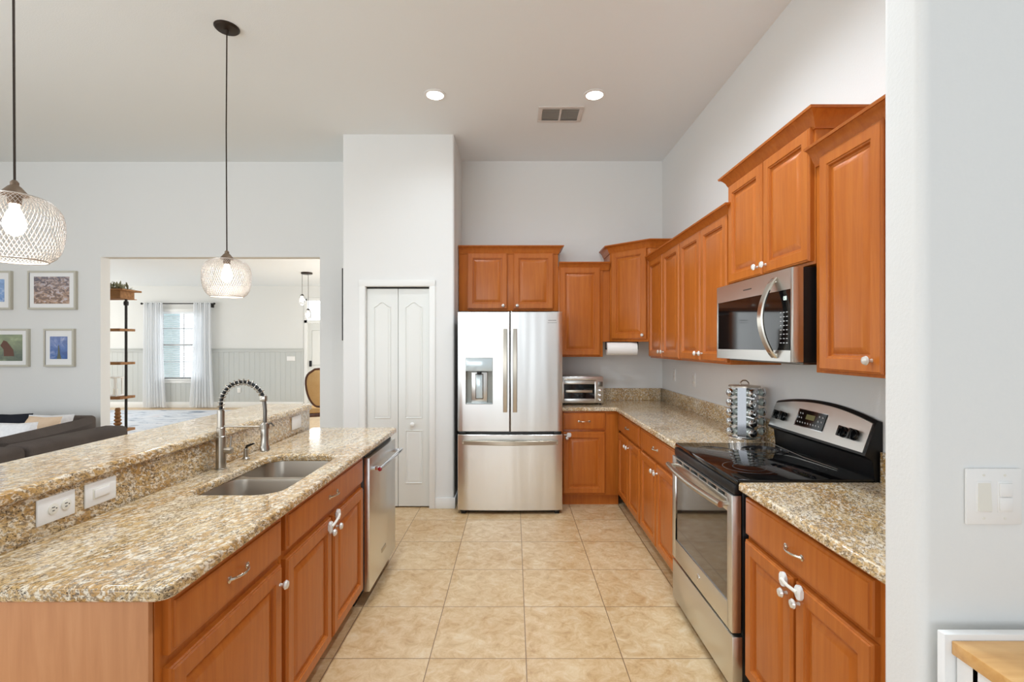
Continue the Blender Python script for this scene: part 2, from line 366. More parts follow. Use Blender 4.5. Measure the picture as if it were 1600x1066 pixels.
struct('baseboard_dining', MB().box(-13, -5.02, DY-.022, DY, 0, .14, .004), 'trim_white')
w1 = thing('window_1', None, None, (-7.915, DY, .69)); w1['kind'] = 'structure'
mb = MB(); W, H = 1.07, 1.6
for (a, b, c, d) in ((-W/2-.07, -W/2, -.06, H+.07), (W/2, W/2+.07, -.06, H+.07)): mb.box(a, b, -.02, .01, c, d, .003)
mb.box(-W/2-.07, W/2+.07, -.02, .01, H, H+.07, .003); mb.box(-W/2-.09, W/2+.09, -.05, .1, -.03, 0, .004).box(-W/2-.07, W/2+.07, -.02, .0, -.10, -.03, .003); mb.build('window_frame', 'trim_white', w1)
mb = MB()
mb.box(-W/2, -W/2+.04, .05, .08, 0, H).box(W/2-.04, W/2, .05, .08, 0, H).box(-W/2, W/2, .05, .08, 0, .04).box(-W/2, W/2, .05, .08, H-.04, H).box(-W/2, W/2, .04, .09, H/2-.025, H/2+.025)
for x in (0,): mb.box(x-.01, x+.01, .06, .075, 0, H)
for z in (.4, 1.2): mb.box(-W/2, W/2, .06, .075, z-.01, z+.01)
mb.build('sash', 'button_grey', w1)
MB().box(-W/2+.02, W/2-.02, .064, .068, .02, H-.02).build('pane', 'pane', w1)
mb = MB(); mb.box(-W/2+.01, W/2-.01, .0, .045, H-.05, H)
for k in range(34):
    z = .03+k*.044; mb.loops([[(x, .010, z), (x, .012, z+.003), (x, .040, z+.018), (x, .040, z+.015)] for x in (-W/2+.015, W/2-.015)])
mb.build('blind', 'blind', w1)
d2 = thing('door_2', None, None, (-4.475, DY, 0)); d2['kind'] = 'structure'
mb = MB(); mb.box(-.52, -.45, -.02, .02, 0, 2.6, .003).box(.45, .52, -.02, .02, 0, 2.6, .003).box(-.52, .52, -.02, .02, 2.02, 2.09, .003).box(-.52, .52, -.02, .02, 2.55, 2.62, .003); mb.build('door_casing', 'trim_white', d2)
mb = MB(); mb.box(-.45, .45, .02, .06, .01, 2.02, .003)
for (a, b) in ((-.36, -.05), (.05, .36)): arch_panel(mb, a, b, 1.0, 1.85, .02, False); arch_panel(mb, a, b, .2, .85, .02, False)
mb.build('door_slab', 'door_white', d2)
MB().box(-.41, -.35, -.004, .02, .98, 1.12, .01).build('keypad_lock', 'black_plastic', d2)
MB().box(-.45, .45, .05, .055, 2.09, 2.55).build('transom_pane', 'pane', d2)

struct('ground_outside', MB().box(-13, 0, 12.0, 20, -.3, -.05), 'wall_smooth')
tag(MB().box(-.15, .15, -.15, .15, 0, 3.0, .01).build('porch_column', 'column_teal', loc=(-9.17, 13.0, -.05)), 'pale teal porch column seen through the dining window', 'column')

# ---------------------------------------------------------------- cabinetry
DOOR_PROF = [(0, 0), (0, -.016), (.003, -.020), (.006, -.0205), (.009, -.0245), (.050, -.0245), (.053, -.0205), (.058, -.0200), (.061, -.0105), (.068, -.010), (.092, -.0195), (.096, -.020)]
def raised_door(x0, x1, z0, z1, parent, knob=None, prof=DOOR_PROF, name='door', kx=0):
    mb = MB(); xc, zc = (x0+x1)/2, (z0+z1)/2; hw, hh = (x1-x0)/2, (z1-z0)/2
    k = min(1, .6*min(hw, hh)/prof[-1][0])
    ls = [[(xc+sx*(hw-d*k), y, zc+sz*(hh-d*k)) for sx, sz in ((-1, -1), (1, -1), (1, 1), (-1, 1))] for d, y in prof]
    mb.loops(ls); o = mb.build(name, 'cabinet_wood', parent, ang=20)
    if knob:
        kb = MB(); kb.lathe([(.007, -.024), (.005, -.031), (.005, -.036), (.013, -.040), (.0165, -.046), (.013, -.053), (.005, -.056)], (knob[0], 0, knob[1]), 14, 'y')
        tag(kb.build('knob', 'knob_crystal', o), 'small silvery round knob')
    return o
DRAWER_PROF = [(0, 0), (0, -.015), (.003, -.0190), (.012, -.0195), (.014, -.0240), (.018, -.0245)]
def pull(parent, x, z, L=.096):
    mb = MB(); pts = []
    for k in range(13):
        u = k/12; a = PI*u; pts.append((x-L/2+L*u, -.0255-.022*math.sin(a)**.7, z+.0*u))
    mb.tube(pts, [.0062 if k in (0, 12) else .0048-.0012*math.sin(PI*k/12) for k in range(13)], 8)
    for s in (-1, 1): mb.lathe([(.0105, -.024), (.0105, -.0275), (.006, -.030)], (x+s*L/2, 0, z), 14, 'y')
    tag(mb.build('handle', 'nickel', parent), 'nickel arched bar pull')
def drawer(x0, x1, z0, z1, parent, handle=True):
    o = raised_door(x0, x1, z0, z1, parent, None, DRAWER_PROF, 'drawer')
    if handle: pull(o, (x0+x1)/2, (z0+z1)/2)
    return o
def base_cab(name, label, loc, rz, w, d, doors, drawers, group=None, toe=.06, toe_mat='floor_tile'):
    t = thing(name, label, 'cabinet', loc, rz, group); mb = MB(); T = .878
    mb.box(0, .018, .018, d, .1, T).box(w-.018, w, .018, d, .1, T).box(.018, w-.018, d-.012, d, .1, T).box(.018, w-.018, .018, d-.012, .1, .118)
    mb.box(0, w, 0, .018, .1, T, .001); mb.build('body', 'cabinet_wood', t)
    MB().box(0, w, toe, d, 0, .1).build('toe_kick', toe_mat, t)
    for q in drawers: drawer(*q[:4], t, q[4] if len(q) > 4 else True)
    for q in doors: raised_door(*q[:4], t, q[4])
    return t
GB = 'base cabinets under the granite counters'
# island (facing +X): local x -> world +Y
XI = -.864
c = base_cab('base_cabinet', 'near island base cabinet with one drawer and one door, at the island end', (XI, 1.17, 0), PI/2, .613, .52,
    [(.025, .597, .12, .69, (.575, .625))], [(.025, .597, .722, .864)], GB)
c2 = base_cab('base_cabinet', 'island sink base cabinet with two doors joined by a white lock, beside the dishwasher', (XI, 1.785, 0), PI/2, .962, .52,
    [(.02, .462, .12, .69, (.435, .63)), (.488, .93, .12, .69, (.515, .63))], [(.02, .93, .722, .864)], GB)
tag(MB().box(-1.415, -.866, 1.152, 1.168, 0, .876, .002).build('island_end_panel', 'panel_wood_lit'), 'plain wood panel, coloured pale as if lit, closing the near end of the island', 'panel')
tag(MB().box(-1.40, -.87, 3.362, 3.378, 0, .876, .002).build('island_end_panel', 'cabinet_wood'), 'brown wood panel closing the far end of the island past the dishwasher', 'panel')
# right run (facing -X): local x -> world -Y
XC = .976
def rb(label, y_far, y_near, doors, drawers): return base_cab('base_cabinet', label, (XC, y_far, 0), -PI/2, y_far-y_near, XR-XC-.024, doors, drawers, GB)
rb('base cabinet in the far right corner, first of the run behind the range', 4.46, 3.695, [(.012, .372, .12, .69, (.345, .63)), (.388, .748, .12, .69, (.415, .63))], [(.012, .748, .712, .862)])
rb('base cabinet with drawer and two doors standing directly beyond the range', 3.69, 2.845, [(.015, .408, .12, .69, (.38, .63)), (.428, .825, .12, .69, (.455, .63))], [(.015, .825, .712, .862)])
rb('near right base cabinet between the range and the wall end, with white lock on doors', 2.022, 1.192, [(.012, .352, .12, .685, (.325, .622)), (.372, .727, .12, .685, (.399, .622))], [(.012, .727, .707, .858)])
# back run (facing -Y)
base_cab('base_cabinet', 'narrow base cabinet between the refrigerator and the corner, under the toaster oven', (.437, 4.50, 0), 0, .538, YB-4.50, [(.015, .405, .12, .688, (.05, .635))], [(.015, .405, .708, .862)], GB, .045, 'cabinet_wood')

CR = [(-.005, -.075), (.006, -.075), (.010, -.062), (.016, -.052), (.022, -.036), (.036, -.018), (.046, -.010), (.052, -.010), (.055, 0), (-.005, 0)]
def wall_cab(name, label, loc, rz, w, d, h, doors, crown, group='upper wall cabinets', crown_z=None, gap=.018):
    t = thing(name, label, 'cabinet', loc, rz, group); mb = MB(); mb.box(0, w, 0, d, 0, h, .002); mb.build('body', 'cabinet_wood', t)
    for q in doors: raised_door(*q[:4], t, q[4])
    if crown:
        mb = MB(); sweep(mb, crown, [(o, z+h+.035) for o, z in CR]); mb.build('crown_moulding', 'cabinet_wood', t)
    return t
DX = 1.255   # face-frame plane of the right uppers; doors stand 20 mm proud
def rc(label, y_far, y_near, z0, z1, doors, crown): return wall_cab('wall_cabinet', label, (DX, y_far, z0), -PI/2, y_far-y_near, XR-DX, z1-z0, doors, crown)
w_ = 4.462-3.632
rc('upper cabinet with two tall doors next to the diagonal corner cabinet', 4.462, 3.632, 1.372, 2.262, [(.012, .408, .012, .878, (.375, .06)), (.422, .818, .012, .878, (.455, .06))], [(w_, 0), (0, 0)][::-1])
rc('upper cabinet with two tall doors immediately beyond the microwave', 3.630, 2.815, 1.372, 2.262, [(.012, .400, .012, .878, (.367, .06)), (.414, .803, .012, .878, (.447, .06))], [(0, 0), (.815, 0), (.815, .29)])
rc('tall-set two-door upper cabinet directly over the microwave', 2.812, 2.022, 1.825, 2.425, [(.012, .388, .012, .572, (.355, .055)), (.402, .778, .012, .572, (.435, .055))], [(0, .29), (0, 0), (.79, 0), (.79, .29)])
rc('nearest upper cabinet, single tall door right of the microwave', 2.018, 1.30, 1.372, 2.262, [(.05, .39, .012, .878, (.345, .06)), (.41, .70, .012, .878, None)], [(.0, 0), (.718, 0)])
CU = 4.762
wall_cab('wall_cabinet', 'short two-door upper cabinet above the refrigerator', (-.540, CU, 1.822), 0, .972, YB-CU, .598, [(.085, .475, .018, .565, (.435, .05)), (.535, .925, .018, .565, (.572, .05))], [(-.0, 0), (.972, 0), (.972, .3)])
wall_cab('wall_cabinet', 'single-door upper cabinet above the toaster oven', (.434, CU, 1.372), 0, .436, YB-CU, .888, [(.014, .408, .014, .874, None)], [(.004, 0), (.50, 0)])
# diagonal corner cabinet
t = thing('wall_cabinet', 'diagonal corner upper cabinet above the paper towel roll', 'cabinet', (.938, CU, 1.52), 0, 'upper wall cabinets')
P = [(0, 0), (.313, -.297), (.606, -.297), (.606, .313), (0, .313)]
mb = MB(); mb.prism(P, 'z', 0, .90, .001); mb.build('body', 'cabinet_wood', t)
MB().box(-.067, -.001, .012, .03, 0, .74).build('filler_strip', 'cabinet_wood', t)
L = math.hypot(.313, .297); th = math.atan2(-.297, .313)
o = raised_door(.03, L-.03, .025, .865, t, (L-.06, .06)); o.rotation_euler.z = th
mb = MB(); sweep(mb, [(0, .30), (0, 0), (.313, -.297), (.60, -.297)], [(o_, z+.90+.035) for o_, z in CR]); mb.build('crown_moulding', 'cabinet_wood', t)

# ---------------------------------------------------------------- worktops
CT, CB = .914, .879
mb = MB(); ox, oy = -1.1, 2.2
sink_hole = rrect(-1.265, -.915, 1.86, 2.545, [.09, .09, .09, .09], 8)
slab(mb, rrect(-1.402, -.815, 1.143, 3.386, [.0, .04, .02, .0], 6), CT, CB, [sink_hole])
tag(mb.build('countertop', 'granite', flat_top=True), 'speckled tan granite island countertop with a cut-out for the sink', 'countertop')
mb = MB(); slab(mb, [(.437, 4.472), (.935, 4.472), (.935, 2.822), (XR-.001, 2.822), (XR-.001, YB-.001), (.437, YB-.001)], CT, CB)
tag(mb.build('countertop', 'granite', flat_top=True), 'L-shaped granite countertop running from the refrigerator round the corner to the range', 'countertop')
mb = MB(); slab(mb, rrect(.935, XR-.001, 1.188, 2.032, [0, 0, 0, .012]), CT, CB)
tag(mb.build('countertop', 'granite', flat_top=True), 'short granite countertop on the near side of the range', 'countertop')
tag(MB().box(-1.425, -1.403, 1.143, 3.34, CT-.03, 1.048, .001).build('backsplash', 'granite'), 'granite upstand between the island counter and the raised bar', 'backsplash')
mb = MB(); mb.box(.437, XR-.022, YB-.022, YB-.001, CT, 1.04, .003); mb.box(XR-.022, XR-.001, 2.822, YB-.001, CT, 1.04, .003)
tag(mb.build('backsplash', 'granite'), 'granite upstand along the back and right kitchen walls, beyond the range', 'backsplash')
tag(MB().box(XR-.022, XR-.001, 1.188, 2.028, CT, 1.04, .003).build('backsplash', 'granite'), 'granite upstand on the near side of the range', 'backsplash')
mb = MB(); slab(mb, rrect(-1.752, -1.383, 1.0, 3.352, [.03, .03, .03, .03]), 1.084, 1.049)
tag(mb.build('bar_top', 'granite', flat_top=True), 'long raised granite bar top above the island counter', 'bar top')
struct('wall_island', MB().box(-1.56, -1.427, 1.16, 3.335, 0, 1.048), 'wall')

# ---------------------------------------------------------------- sink, faucet, soap pump
t = thing('kitchen_sink', 'stainless double-bowl sink set under the island counter', 'sink', (-1.09, 2.2, .66))
def bowl(y0, y1):
    mb = MB(); z = .878; ls = []
    for d, zz in ((-.012, z), (0, z), (.003, z-.01), (.012, z-.15), (.03, z-.185), (.06, z-.195)):
        ls.append([(x, y, zz-.66) for x, y in (rrect(-.197, .197, y0-2.214, y1-2.186, .004, 8) if d < 0 else inset(rrect(-.185, .185, y0-2.2, y1-2.2, .075, 8), d))])
    mb.loops(ls, cap0=False); bw = mb.build('bowl', 'sink_steel', t)
    m2 = MB(); m2.lathe([(.04, 0), (.042, .003), (.03, .004), (.02, .001)], (0, (y0+y1)/2-2.2, z-.195-.66), 20); m2.build('drain', 'chrome', bw)
bowl(1.85, 2.205); bowl(2.235, 2.555)
FX, FY = -1.352, 2.245
t = thing('kitchen_faucet', 'brushed nickel spring-neck kitchen faucet behind the island sink', 'faucet', (FX, FY, CT))
mb = MB(); mb.lathe([(.026, 0), (.026, .004), (.0215, .006), (.0215, .15), (.018, .153), (.018, .19), (.0155, .193), (.0155, .27), (.010, .275)], (0, 0, 0), 24); mb.build('spout_body', 'brushed_nickel', t)
arc = []
R = .1; z0 = .30
arc.append((0, 0, .262)); arc.append((0, 0, .285))
for k in range(0, 25): a = PI-PI*k/24*.93; arc.append((R+R*math.cos(a), 0, z0+R*math.sin(a)*1.02))
hose_end = arc[-1]
m2 = MB(); m2.tube(arc, .0075, 10); m2.build('hose', 'black_plastic', t)
# spring: helix about the arc
ap = [Vector(p) for p in arc]; cum = [0]
for a, b in zip(ap, ap[1:]): cum.append(cum[-1]+(b-a).length)
def at(s):
    for i in range(len(cum)-1):
        if s <= cum[i+1]+1e-9:
            u = (s-cum[i])/(cum[i+1]-cum[i]); return ap[i].lerp(ap[i+1], u), (ap[i+1]-ap[i]).normalized()
    return ap[-1], (ap[-1]-ap[-2]).normalized()
hx = []; turns = 17; Ls = cum[-1]
for k in range(turns*12+1):
    s = Ls*k/(turns*12); p, tg = at(s); n1 = Vector((0, 1, 0)); n2 = tg.cross(n1); a = 2*PI*k/12
    hx.append(p+(n1*math.cos(a)+n2*math.sin(a))*.0135)
m2 = MB(); m2.tube(hx, .0024, 5); m2.build('spring', 'brushed_nickel', t)
ex = hose_end[0]
m2 = MB(); m2.box(ex-.014, ex+.012, -.013, .013, z0+.012, z0+.038, .004); m2.build('hose_collar', 'brushed_nickel', t)
m2 = MB(); m2.tube([(ex+.001, 0, z0+.02), (ex+.006, 0, z0-.03), (ex+.005, 0, .215)], .0085, 10); m2.build('hose', 'dark_steel', t)
m2 = MB(); m2.lathe([(.012, .215), (.016, .208), (.017, .16), (.017, .11), (.02, .105), (.022, .088), (.018, .082)], (ex+.004, 0, 0), 20); sp = m2.build('spray_head', 'brushed_nickel', t)
m2 = MB(); m2.tube([(ex+.014, 0, .205), (ex+.03, .005, .212), (ex+.042, .01, .196)], [.004, .0045, .004], 8); m2.build('spray_lever', 'dark_steel', sp)
m2 = MB(); m2.tube([(.012, 0, .196), (ex-.012, 0, .196)], .0045, 8).lathe([(.021, .186), (.021, .206), (.017, .206), (.017, .186)], (ex+.004, 0, 0), 20, caps=False); m2.build('docking_arm', 'brushed_nickel', t)
m2 = MB(); m2.lathe([(.0145, .018), (.0145, .05), (.011, .053)], (0, .0, .085), 18, 'x').tube([(.042, 0, .09), (.046, .003, .15)], .0042, 8); m2.build('valve_handle', 'brushed_nickel', t)
t = thing('soap_dispenser', 'small nickel soap pump with a dark nozzle beside the faucet', 'soap dispenser', (-1.345, 2.44, CT))
m2 = MB(); m2.lathe([(.018, 0), (.018, .005), (.011, .012), (.010, .05), (.006, .054)], (0, 0, 0), 18); m2.build('base', 'brushed_nickel', t)
m2 = MB(); m2.tube([(0, 0, .05), (.006, 0, .065), (.04, 0, .078)], [.006, .007, .004], 8); m2.build('nozzle', 'soap_black', t)

# ---------------------------------------------------------------- wall plates
def plate(label, loc, rz, w, h, kind, cat='outlet', group=None):
    t = thing('outlet_plate' if cat == 'outlet' else 'switch_plate', label, cat, loc, rz, group)
    MB().box(-w/2, w/2, -.006, 0, -h/2, h/2, .0025).build('cover', 'plate_white', t)
    if kind == 'duplex_h':
        for s in (-1, 1):
            mb = MB(); mb.lathe([(.0165, -.005), (.0165, -.0085), (.013, -.0095)], (s*.021+.008, 0, 0), 20, 'y'); o = mb.build('socket', 'ivory', t)
            mb = MB(); x = s*.021+.008
            mb.box(x-.007, x+.002, -.0105, -.009, .004, .006).box(x-.006, x+.001, -.0105, -.009, -.006, -.004).box(x+.006, x+.009, -.0105, -.009, -.0015, .0015); mb.build('slots', 'dark_slot', o)
    if kind == 'duplex_v':
        for s in (-1, 1): MB().box(-.015, .015, -.0085, -.005, s*.021-.013, s*.021+.013, .003).build('socket', 'ivory', t)
    if kind == 'rocker_h':
        MB().box(-.034, .034, -.0075, -.005, -.0175, .0175, .001).build('rocker_frame', 'ivory', t); MB().box(-.030, .030, -.0105, -.007, -.014, .014, .0015).build('rocker', 'plate_white', t)
    if kind == 'double':
        for i, s in enumerate((-1, 1)):
            x = s*.023
            MB().box(x-.0168, x+.0168, -.0075, -.005, -.034, .034, .001).build('rocker_frame', 'plate_white', t)
            if i == 0:
                mb = MB(); mb.prism([(-.011, -.030), (-.0075, .030), (-.005, .030), (-.005, -.030)], 'x', x-.014, x+.014); mb.build('rocker', 'ivory', t)
            else:
                for (a, b) in ((-.0295, -.001), (.001, .030)): MB().box(x-.014, x+.014, -.011, -.007, a, b, .0015).build('push_button', 'plate_white', t)
        for x in (-.023, .023):
            for z in (-.047, .047): MB().lathe([(.0028, -.0058), (.0028, -.0068), (.0012, -.007)], (x, 0, z), 10, 'y').build('screw', 'ivory', t)
    return t
plate('horizontal duplex outlet on the granite upstand, nearest the camera', (-1.4025, 1.487, .989), PI/2, .124, .078, 'duplex_h')
plate('horizontal rocker switch on the granite upstand, second plate from the near end', (-1.4025, 1.647, .989), PI/2, .124, .078, 'rocker_h', 'switch')
plate('square blank plate on the far end of the granite upstand', (-1.4025, 3.13, .99), PI/2, .13, .082, '')
plate('white double switch plate with a rocker and a two-button control on the near right wall', (1.048, 1.067, 1.154), 0, .122, .122, 'double', 'switch')
plate('white outlet plate on the right wall nearer the corner', (XR-.001, 4.68, 1.2), -PI/2, .075, .12, 'duplex_v')
plate('white outlet plate on the right wall nearer the spice rack', (XR-.001, 4.17, 1.19), -PI/2, .075, .12, 'duplex_v')
plate('white outlet low on the grey dining wainscot', (-6.55, DY-.013, .42), 0, .075, .12, 'duplex_v')
plate('wide white switch plate high on the grey dining wainscot', (-5.31, DY-.013, 1.17), 0, .2, .11, '', 'switch')

# ---------------------------------------------------------------- child locks
def child_lock(label, loc, rz, L, tilt=0):
    t = thing('cabinet_lock', label, 'child lock', loc, rz, None)
    for s in (-1, 1):
        mb = MB(); mb.prism(rrect(s*L/2-.017, s*L/2+.017, s*tilt-.023, s*tilt+.023, .012), 'y', -.012, 0, .003); mb.build('pad', 'white_plastic', t)
    MB().tube([(-L/2, -.013, -tilt), (0, -.017, 0), (L/2, -.013, tilt)], .006, 8).build('strap', 'ivory', t)
child_lock('white strap lock joining the two doors of the island sink cabinet', (-.8388, 2.258, .672), PI/2, .095, .012)
child_lock('white strap lock joining the two doors of the near right base cabinet', (.9508, 1.660, .664), -PI/2, .095, 0)
t = thing('cabinet_lock', 'single white lock pad on the base cabinet beside the refrigerator', 'child lock', (.506, 4.4747, .662))
mb = MB(); mb.prism(rrect(-.02, .02, -.02, .02, .01), 'y', -.012, 0, .003); mb.build('pad', 'white_plastic', t)
MB().tube([(-.02, -.008, 0), (-.046, -.01, .002)], .005, 8).build('strap', 'ivory', t)

# ---------------------------------------------------------------- refrigerator
FRY = 4.262
t = thing('refrigerator', 'stainless steel french-door refrigerator with water dispenser beside the pantry', 'refrigerator', (-.034, FRY, 0))
hw = .463
MB().box(-hw+.006, hw-.006, .085, .74, .045, 1.765, .006).build('body', 'grey_body', t)
mb = MB(); mb.box(-hw+.02, hw-.02, .06, .7, .012, .045)
for x in (-hw+.05, hw-.05): mb.box(x-.02, x+.02, .03, .08, 0, .04, .004)
mb.build('base_grille', 'black_plastic', t)
def fy(x): return .012*(x/hw)**2+(.02*max(0, (abs(x)-(hw-.014))/.014)**2)
def fdoor(name, x0, x1, z0, z1, hole=None):
    mb = MB(); D = .078; nx = 18; xs = sorted(set([x0+(x1-x0)*k/nx for k in range(nx+1)]+([hole[0], hole[1]] if hole else [])+[x0+.004, x1-.004]))
    zs = sorted(set([z0, z0+.004, z1-.004, z1]+([hole[2], hole[3]] if hole else [])))
    def yy(x, z):
        e = 0
        for q, lim in ((x-x0, .004), (x1-x, .004), (z-z0, .004), (z1-z, .004)):
            if q < lim-1e-6: e = .004
        return fy(x)+e
    V = {(i, j): mb.bm.verts.new((x, yy(x, z), z)) for i, x in enumerate(xs) for j, z in enumerate(zs)}
    def inh(i, j): return hole and hole[0]-1e-6 <= xs[i] < hole[1]-1e-6 and hole[2]-1e-6 <= zs[j] < hole[3]-1e-6
    for i in range(len(xs)-1):
        for j in range(len(zs)-1):
            if not inh(i, j): mb.bm.faces.new((V[i, j], V[i+1, j], V[i+1, j+1], V[i, j+1]))
    # sides and back
    per = [(i, 0) for i in range(len(xs))]+[(len(xs)-1, j) for j in range(1, len(zs))]+[(i, len(zs)-1) for i in range(len(xs)-2, -1, -1)]+[(0, j) for j in range(len(zs)-2, 0, -1)]
    back = [mb.bm.verts.new((xs[i], D, zs[j])) for i, j in per]
    for k in range(len(per)):
        a, b = V[per[k]], V[per[(k+1) % len(per)]]; mb.bm.faces.new((a, back[k], back[(k+1) % len(per)], b))
    mb.bm.faces.new(back)
    return mb
hole = (-.391, -.152, .968, 1.376)
ld = fdoor('door', -hw, -.0045, .728, 1.78, hole).build('door', 'steel_vertical', t)
rd = fdoor('door', .0045, hw, .728, 1.78).build('door', 'steel_vertical', t)
fz = fdoor('freezer_drawer', -hw, hw, .035, .70).build('freezer_drawer', 'steel_vertical', t)
h0, h1, h2, h3 = hole
mb = MB(); y0 = fy(h0)
for q in ((h0, h0+.003, y0-.002, .075, h2, h3), (h1-.003, h1, y0-.004, .075, h2, h3), (h0, h1, y0-.002, .075, h2, h2+.004), (h0, h1, .07, .075, h2, h3), (h0, h1, y0-.002, .075, h3-.004, h3)): mb.box(*q)
dp = mb.build('dispenser', 'dispenser_grey', ld)
MB().box(h0+.003, h1-.003, y0-.004, .03, 1.258, h3-.004, .003).build('control_panel', 'dispenser_panel', dp)
mb = MB(); xm = (h0+h1)/2; mb.box(xm-.07, xm+.07, .045, .07, h2+.004, 1.25, .004); mb.build('back_plate', 'steel', dp)
mb = MB(); mb.prism(rrect(xm-.036, xm+.036, 1.01, 1.235, .006), 'y', .036, .045, .002); pd = mb.build('paddle_frame', 'dark_steel', dp)
MB().box(xm-.029, xm+.029, .03, .037, 1.018, 1.225, .004).build('paddle', 'dispenser_panel', dp)
MB().box(xm-.02, xm+.02, .01, .045, 1.23, 1.258, .004).build('nozzle', 'black_plastic', dp)
MB().box(h0+.006, h1-.006, .01, .07, h2+.004, h2+.010, .001).build('drip_tray', 'dispenser_panel', dp)
for par, x in ((ld, -.043), (rd, .043)):
    mb = MB(); ls = []
    for k in range(25):
        u = k/24; z = .90+.73*u; b = .020+.030*math.sin(PI*u); hw_ = .018
        ls.append([(x-hw_, -b+.010, z), (x-hw_*.8, -b, z), (x+hw_*.8, -b, z), (x+hw_, -b+.010, z), (x+hw_*.6, -b+.016, z), (x-hw_*.6, -b+.016, z)])
    mb.loops(ls); mb.box(x-.01, x+.01, -.02, .006, .905, .925).box(x-.01, x+.01, -.02, .006, 1.605, 1.625); mb.build('handle', 'steel_warm', par, ang=50)
mb = MB(); ls = []
for k in range(31):
    u = k/30; x = -.42+.84*u; b = .018+.04*math.sin(PI*u); z = .635
    ls.append([(x, -b+.01, z-.02), (x, -b, z-.014), (x, -b, z+.014), (x, -b+.01, z+.02), (x, -b+.018, z+.012), (x, -b+.018, z-.012)])
mb.loops(ls); mb.box(-.415, -.39, -.02, .02, .622, .648).box(.39, .415, -.02, .02, .622, .648); mb.build('handle', 'steel_warm', fz, ang=50)
mb = MB(); mb.box(-hw+.01, -hw+.08, .02, .085, .703, .726, .003).box(hw-.08, hw-.01, .02, .085, .703, .726, .003); mb.build('hinge', 'black_plastic', t)
mb = MB(); mb.box(-hw+.02, -hw+.10, .03, .12, 1.765, 1.785, .004).box(hw-.10, hw-.02, .03, .12, 1.765, 1.785, .004); mb.build('hinge_cover', 'grey_body', t)
mb = MB(); mb.box(.335, .405, .0045, .012, 1.702, 1.706); mb.box(.330, .410, .0045, .012, 1.682, 1.684); mb.build('badge', 'lettering', rd)

# ---------------------------------------------------------------- dishwasher (facing +X)
t = thing('dishwasher', 'stainless dishwasher with bar handle at the far end of the island', 'dishwasher', (-.818, 2.757, 0), PI/2)
MB().box(.004, .594, .034, .56, .09, .865).build('body', 'grey_body', t)
MB().box(.01, .59, .03, .2, .845, .872).build('control_strip', 'black_plastic', t)
dd = MB().box(.002, .597, 0, .032, .085, .845, .004).build('door', 'steel_vertical', t)
MB().box(.01, .59, .09, .12, 0, .085).build('kick_plate', 'black_plastic', t)
mb = MB(); mb.lathe([(.012, .03), (.0135, .04), (.0135, .56), (.012, .57)], (0, -.05, .775), 18, 'x')
for x in (.06, .54): mb.box(x-.012, x+.012, -.05, .004, .764, .786, .003)
hd = mb.build('handle', 'chrome', dd)
mb = MB(); mb.lathe([(.011, .0302), (.011, .027), (.008, .0255)], (0, -.05, .775), 18, 'x'); tag(mb.build('end_medallion', 'red_badge', hd), 'red round medallion')
MB().box(.25, .345, -.003, .001, .20, .225, .001).build('name_badge', 'steel_warm', dd)

# ---------------------------------------------------------------- range (facing -X; local x toward the camera)
RW = .776
t = thing('kitchen_range', 'freestanding stainless electric range with black glass cooktop between the right counters', 'range', (.915, 2.814, 0), -PI/2)
MB().box(.004, RW-.004, .045, .62, .03, .895, .003).build('body', 'black_plastic', t)
mb = MB(); mb.box(0, RW, .018, .60, .897, .922, .005); ck = mb.build('cooktop', 'black_gloss', t)
mb = MB(); mb.box(.008, RW-.008, .012, .045, .855, .897, .003); mb.build('front_strip', 'black_plastic', t)
for cx, cy, r in ((.20, .17, .095), (.57, .17, .115), (.20, .43, .115), (.57, .43, .085)):
    mb = MB(); mb.lathe([(r, .9212), (r, .9225), (r-.003, .9225), (r-.003, .9212), (r*.62, .9212), (r*.62, .9225), (r*.62-.003, .9225), (r*.62-.003, .9212)], (cx, cy, 0), 40, caps=False); mb.build('burner', 'burner', ck)
mb = MB(); mb.tube([(.03, .555, .926), (.38, .53, .926), (.62, .545, .926)], .002, 6); mb.build('trim_line', 'steel', ck)
# oven door with window opening
dz0, dz1 = .275, .852
mb = MB(); T_ = .04
wx0, wx1, wz0, wz1 = .055, .725, .385, .775
mb.box(.004, wx0, 0, T_, dz0, dz1, .002).box(wx1, RW-.004, 0, T_, dz0, dz1, .002).box(wx0, wx1, 0, T_, dz0, wz0, .002).box(wx0, wx1, 0, T_, wz1, dz1-.022, .002).box(wx0, wx1, .0, T_, dz1-.006, dz1)
for k in range(6): x = wx0+(wx1-wx0)*k/6; mb.box(x, x+.02, 0, T_, dz1-.022, dz1-.006)
mb.box(wx1-.02, wx1, 0, T_, dz1-.022, dz1-.006)
od = mb.build('oven_door', 'steel', t)
MB().box(wx0-.001, wx1+.001, .006, .035, wz0-.001, wz1+.001).build('oven_window', 'oven_glass', od)
MB().box(wx0, wx1, .02, .038, dz1-.022, dz1-.006).build('vent_slot', 'dark_slot', od)
mb = MB(); pts = []
for k in range(21): u = k/20; pts.append((.035+.706*u, -.034-.022*math.sin(PI*u), .806))
mb.tube(pts, .0145, 14)
for x in (.05, .726): mb.tube([(x, -.034, .806), (x, .002, .806)], .010, 10)
mb.build('handle', 'steel_warm', od)
mb = MB(); mb.lathe([(.0145, 0), (.0145, -.003), (.0125, -.004)], (.40, 0, .335), 24, 'y'); bd = mb.build('round_badge', 'chrome', od)
MB().lathe([(.0095, -.0035), (.0095, -.0046), (.008, -.0048)], (.40, 0, .335), 20, 'y').build('badge_face', 'steel_warm', bd)
MB().box(.004, RW-.004, .002, .045, .04, .258, .003).build('storage_drawer', 'steel', t)
MB().box(.02, RW-.02, .06, .5, 0, .035).build('plinth', 'black_plastic', t)
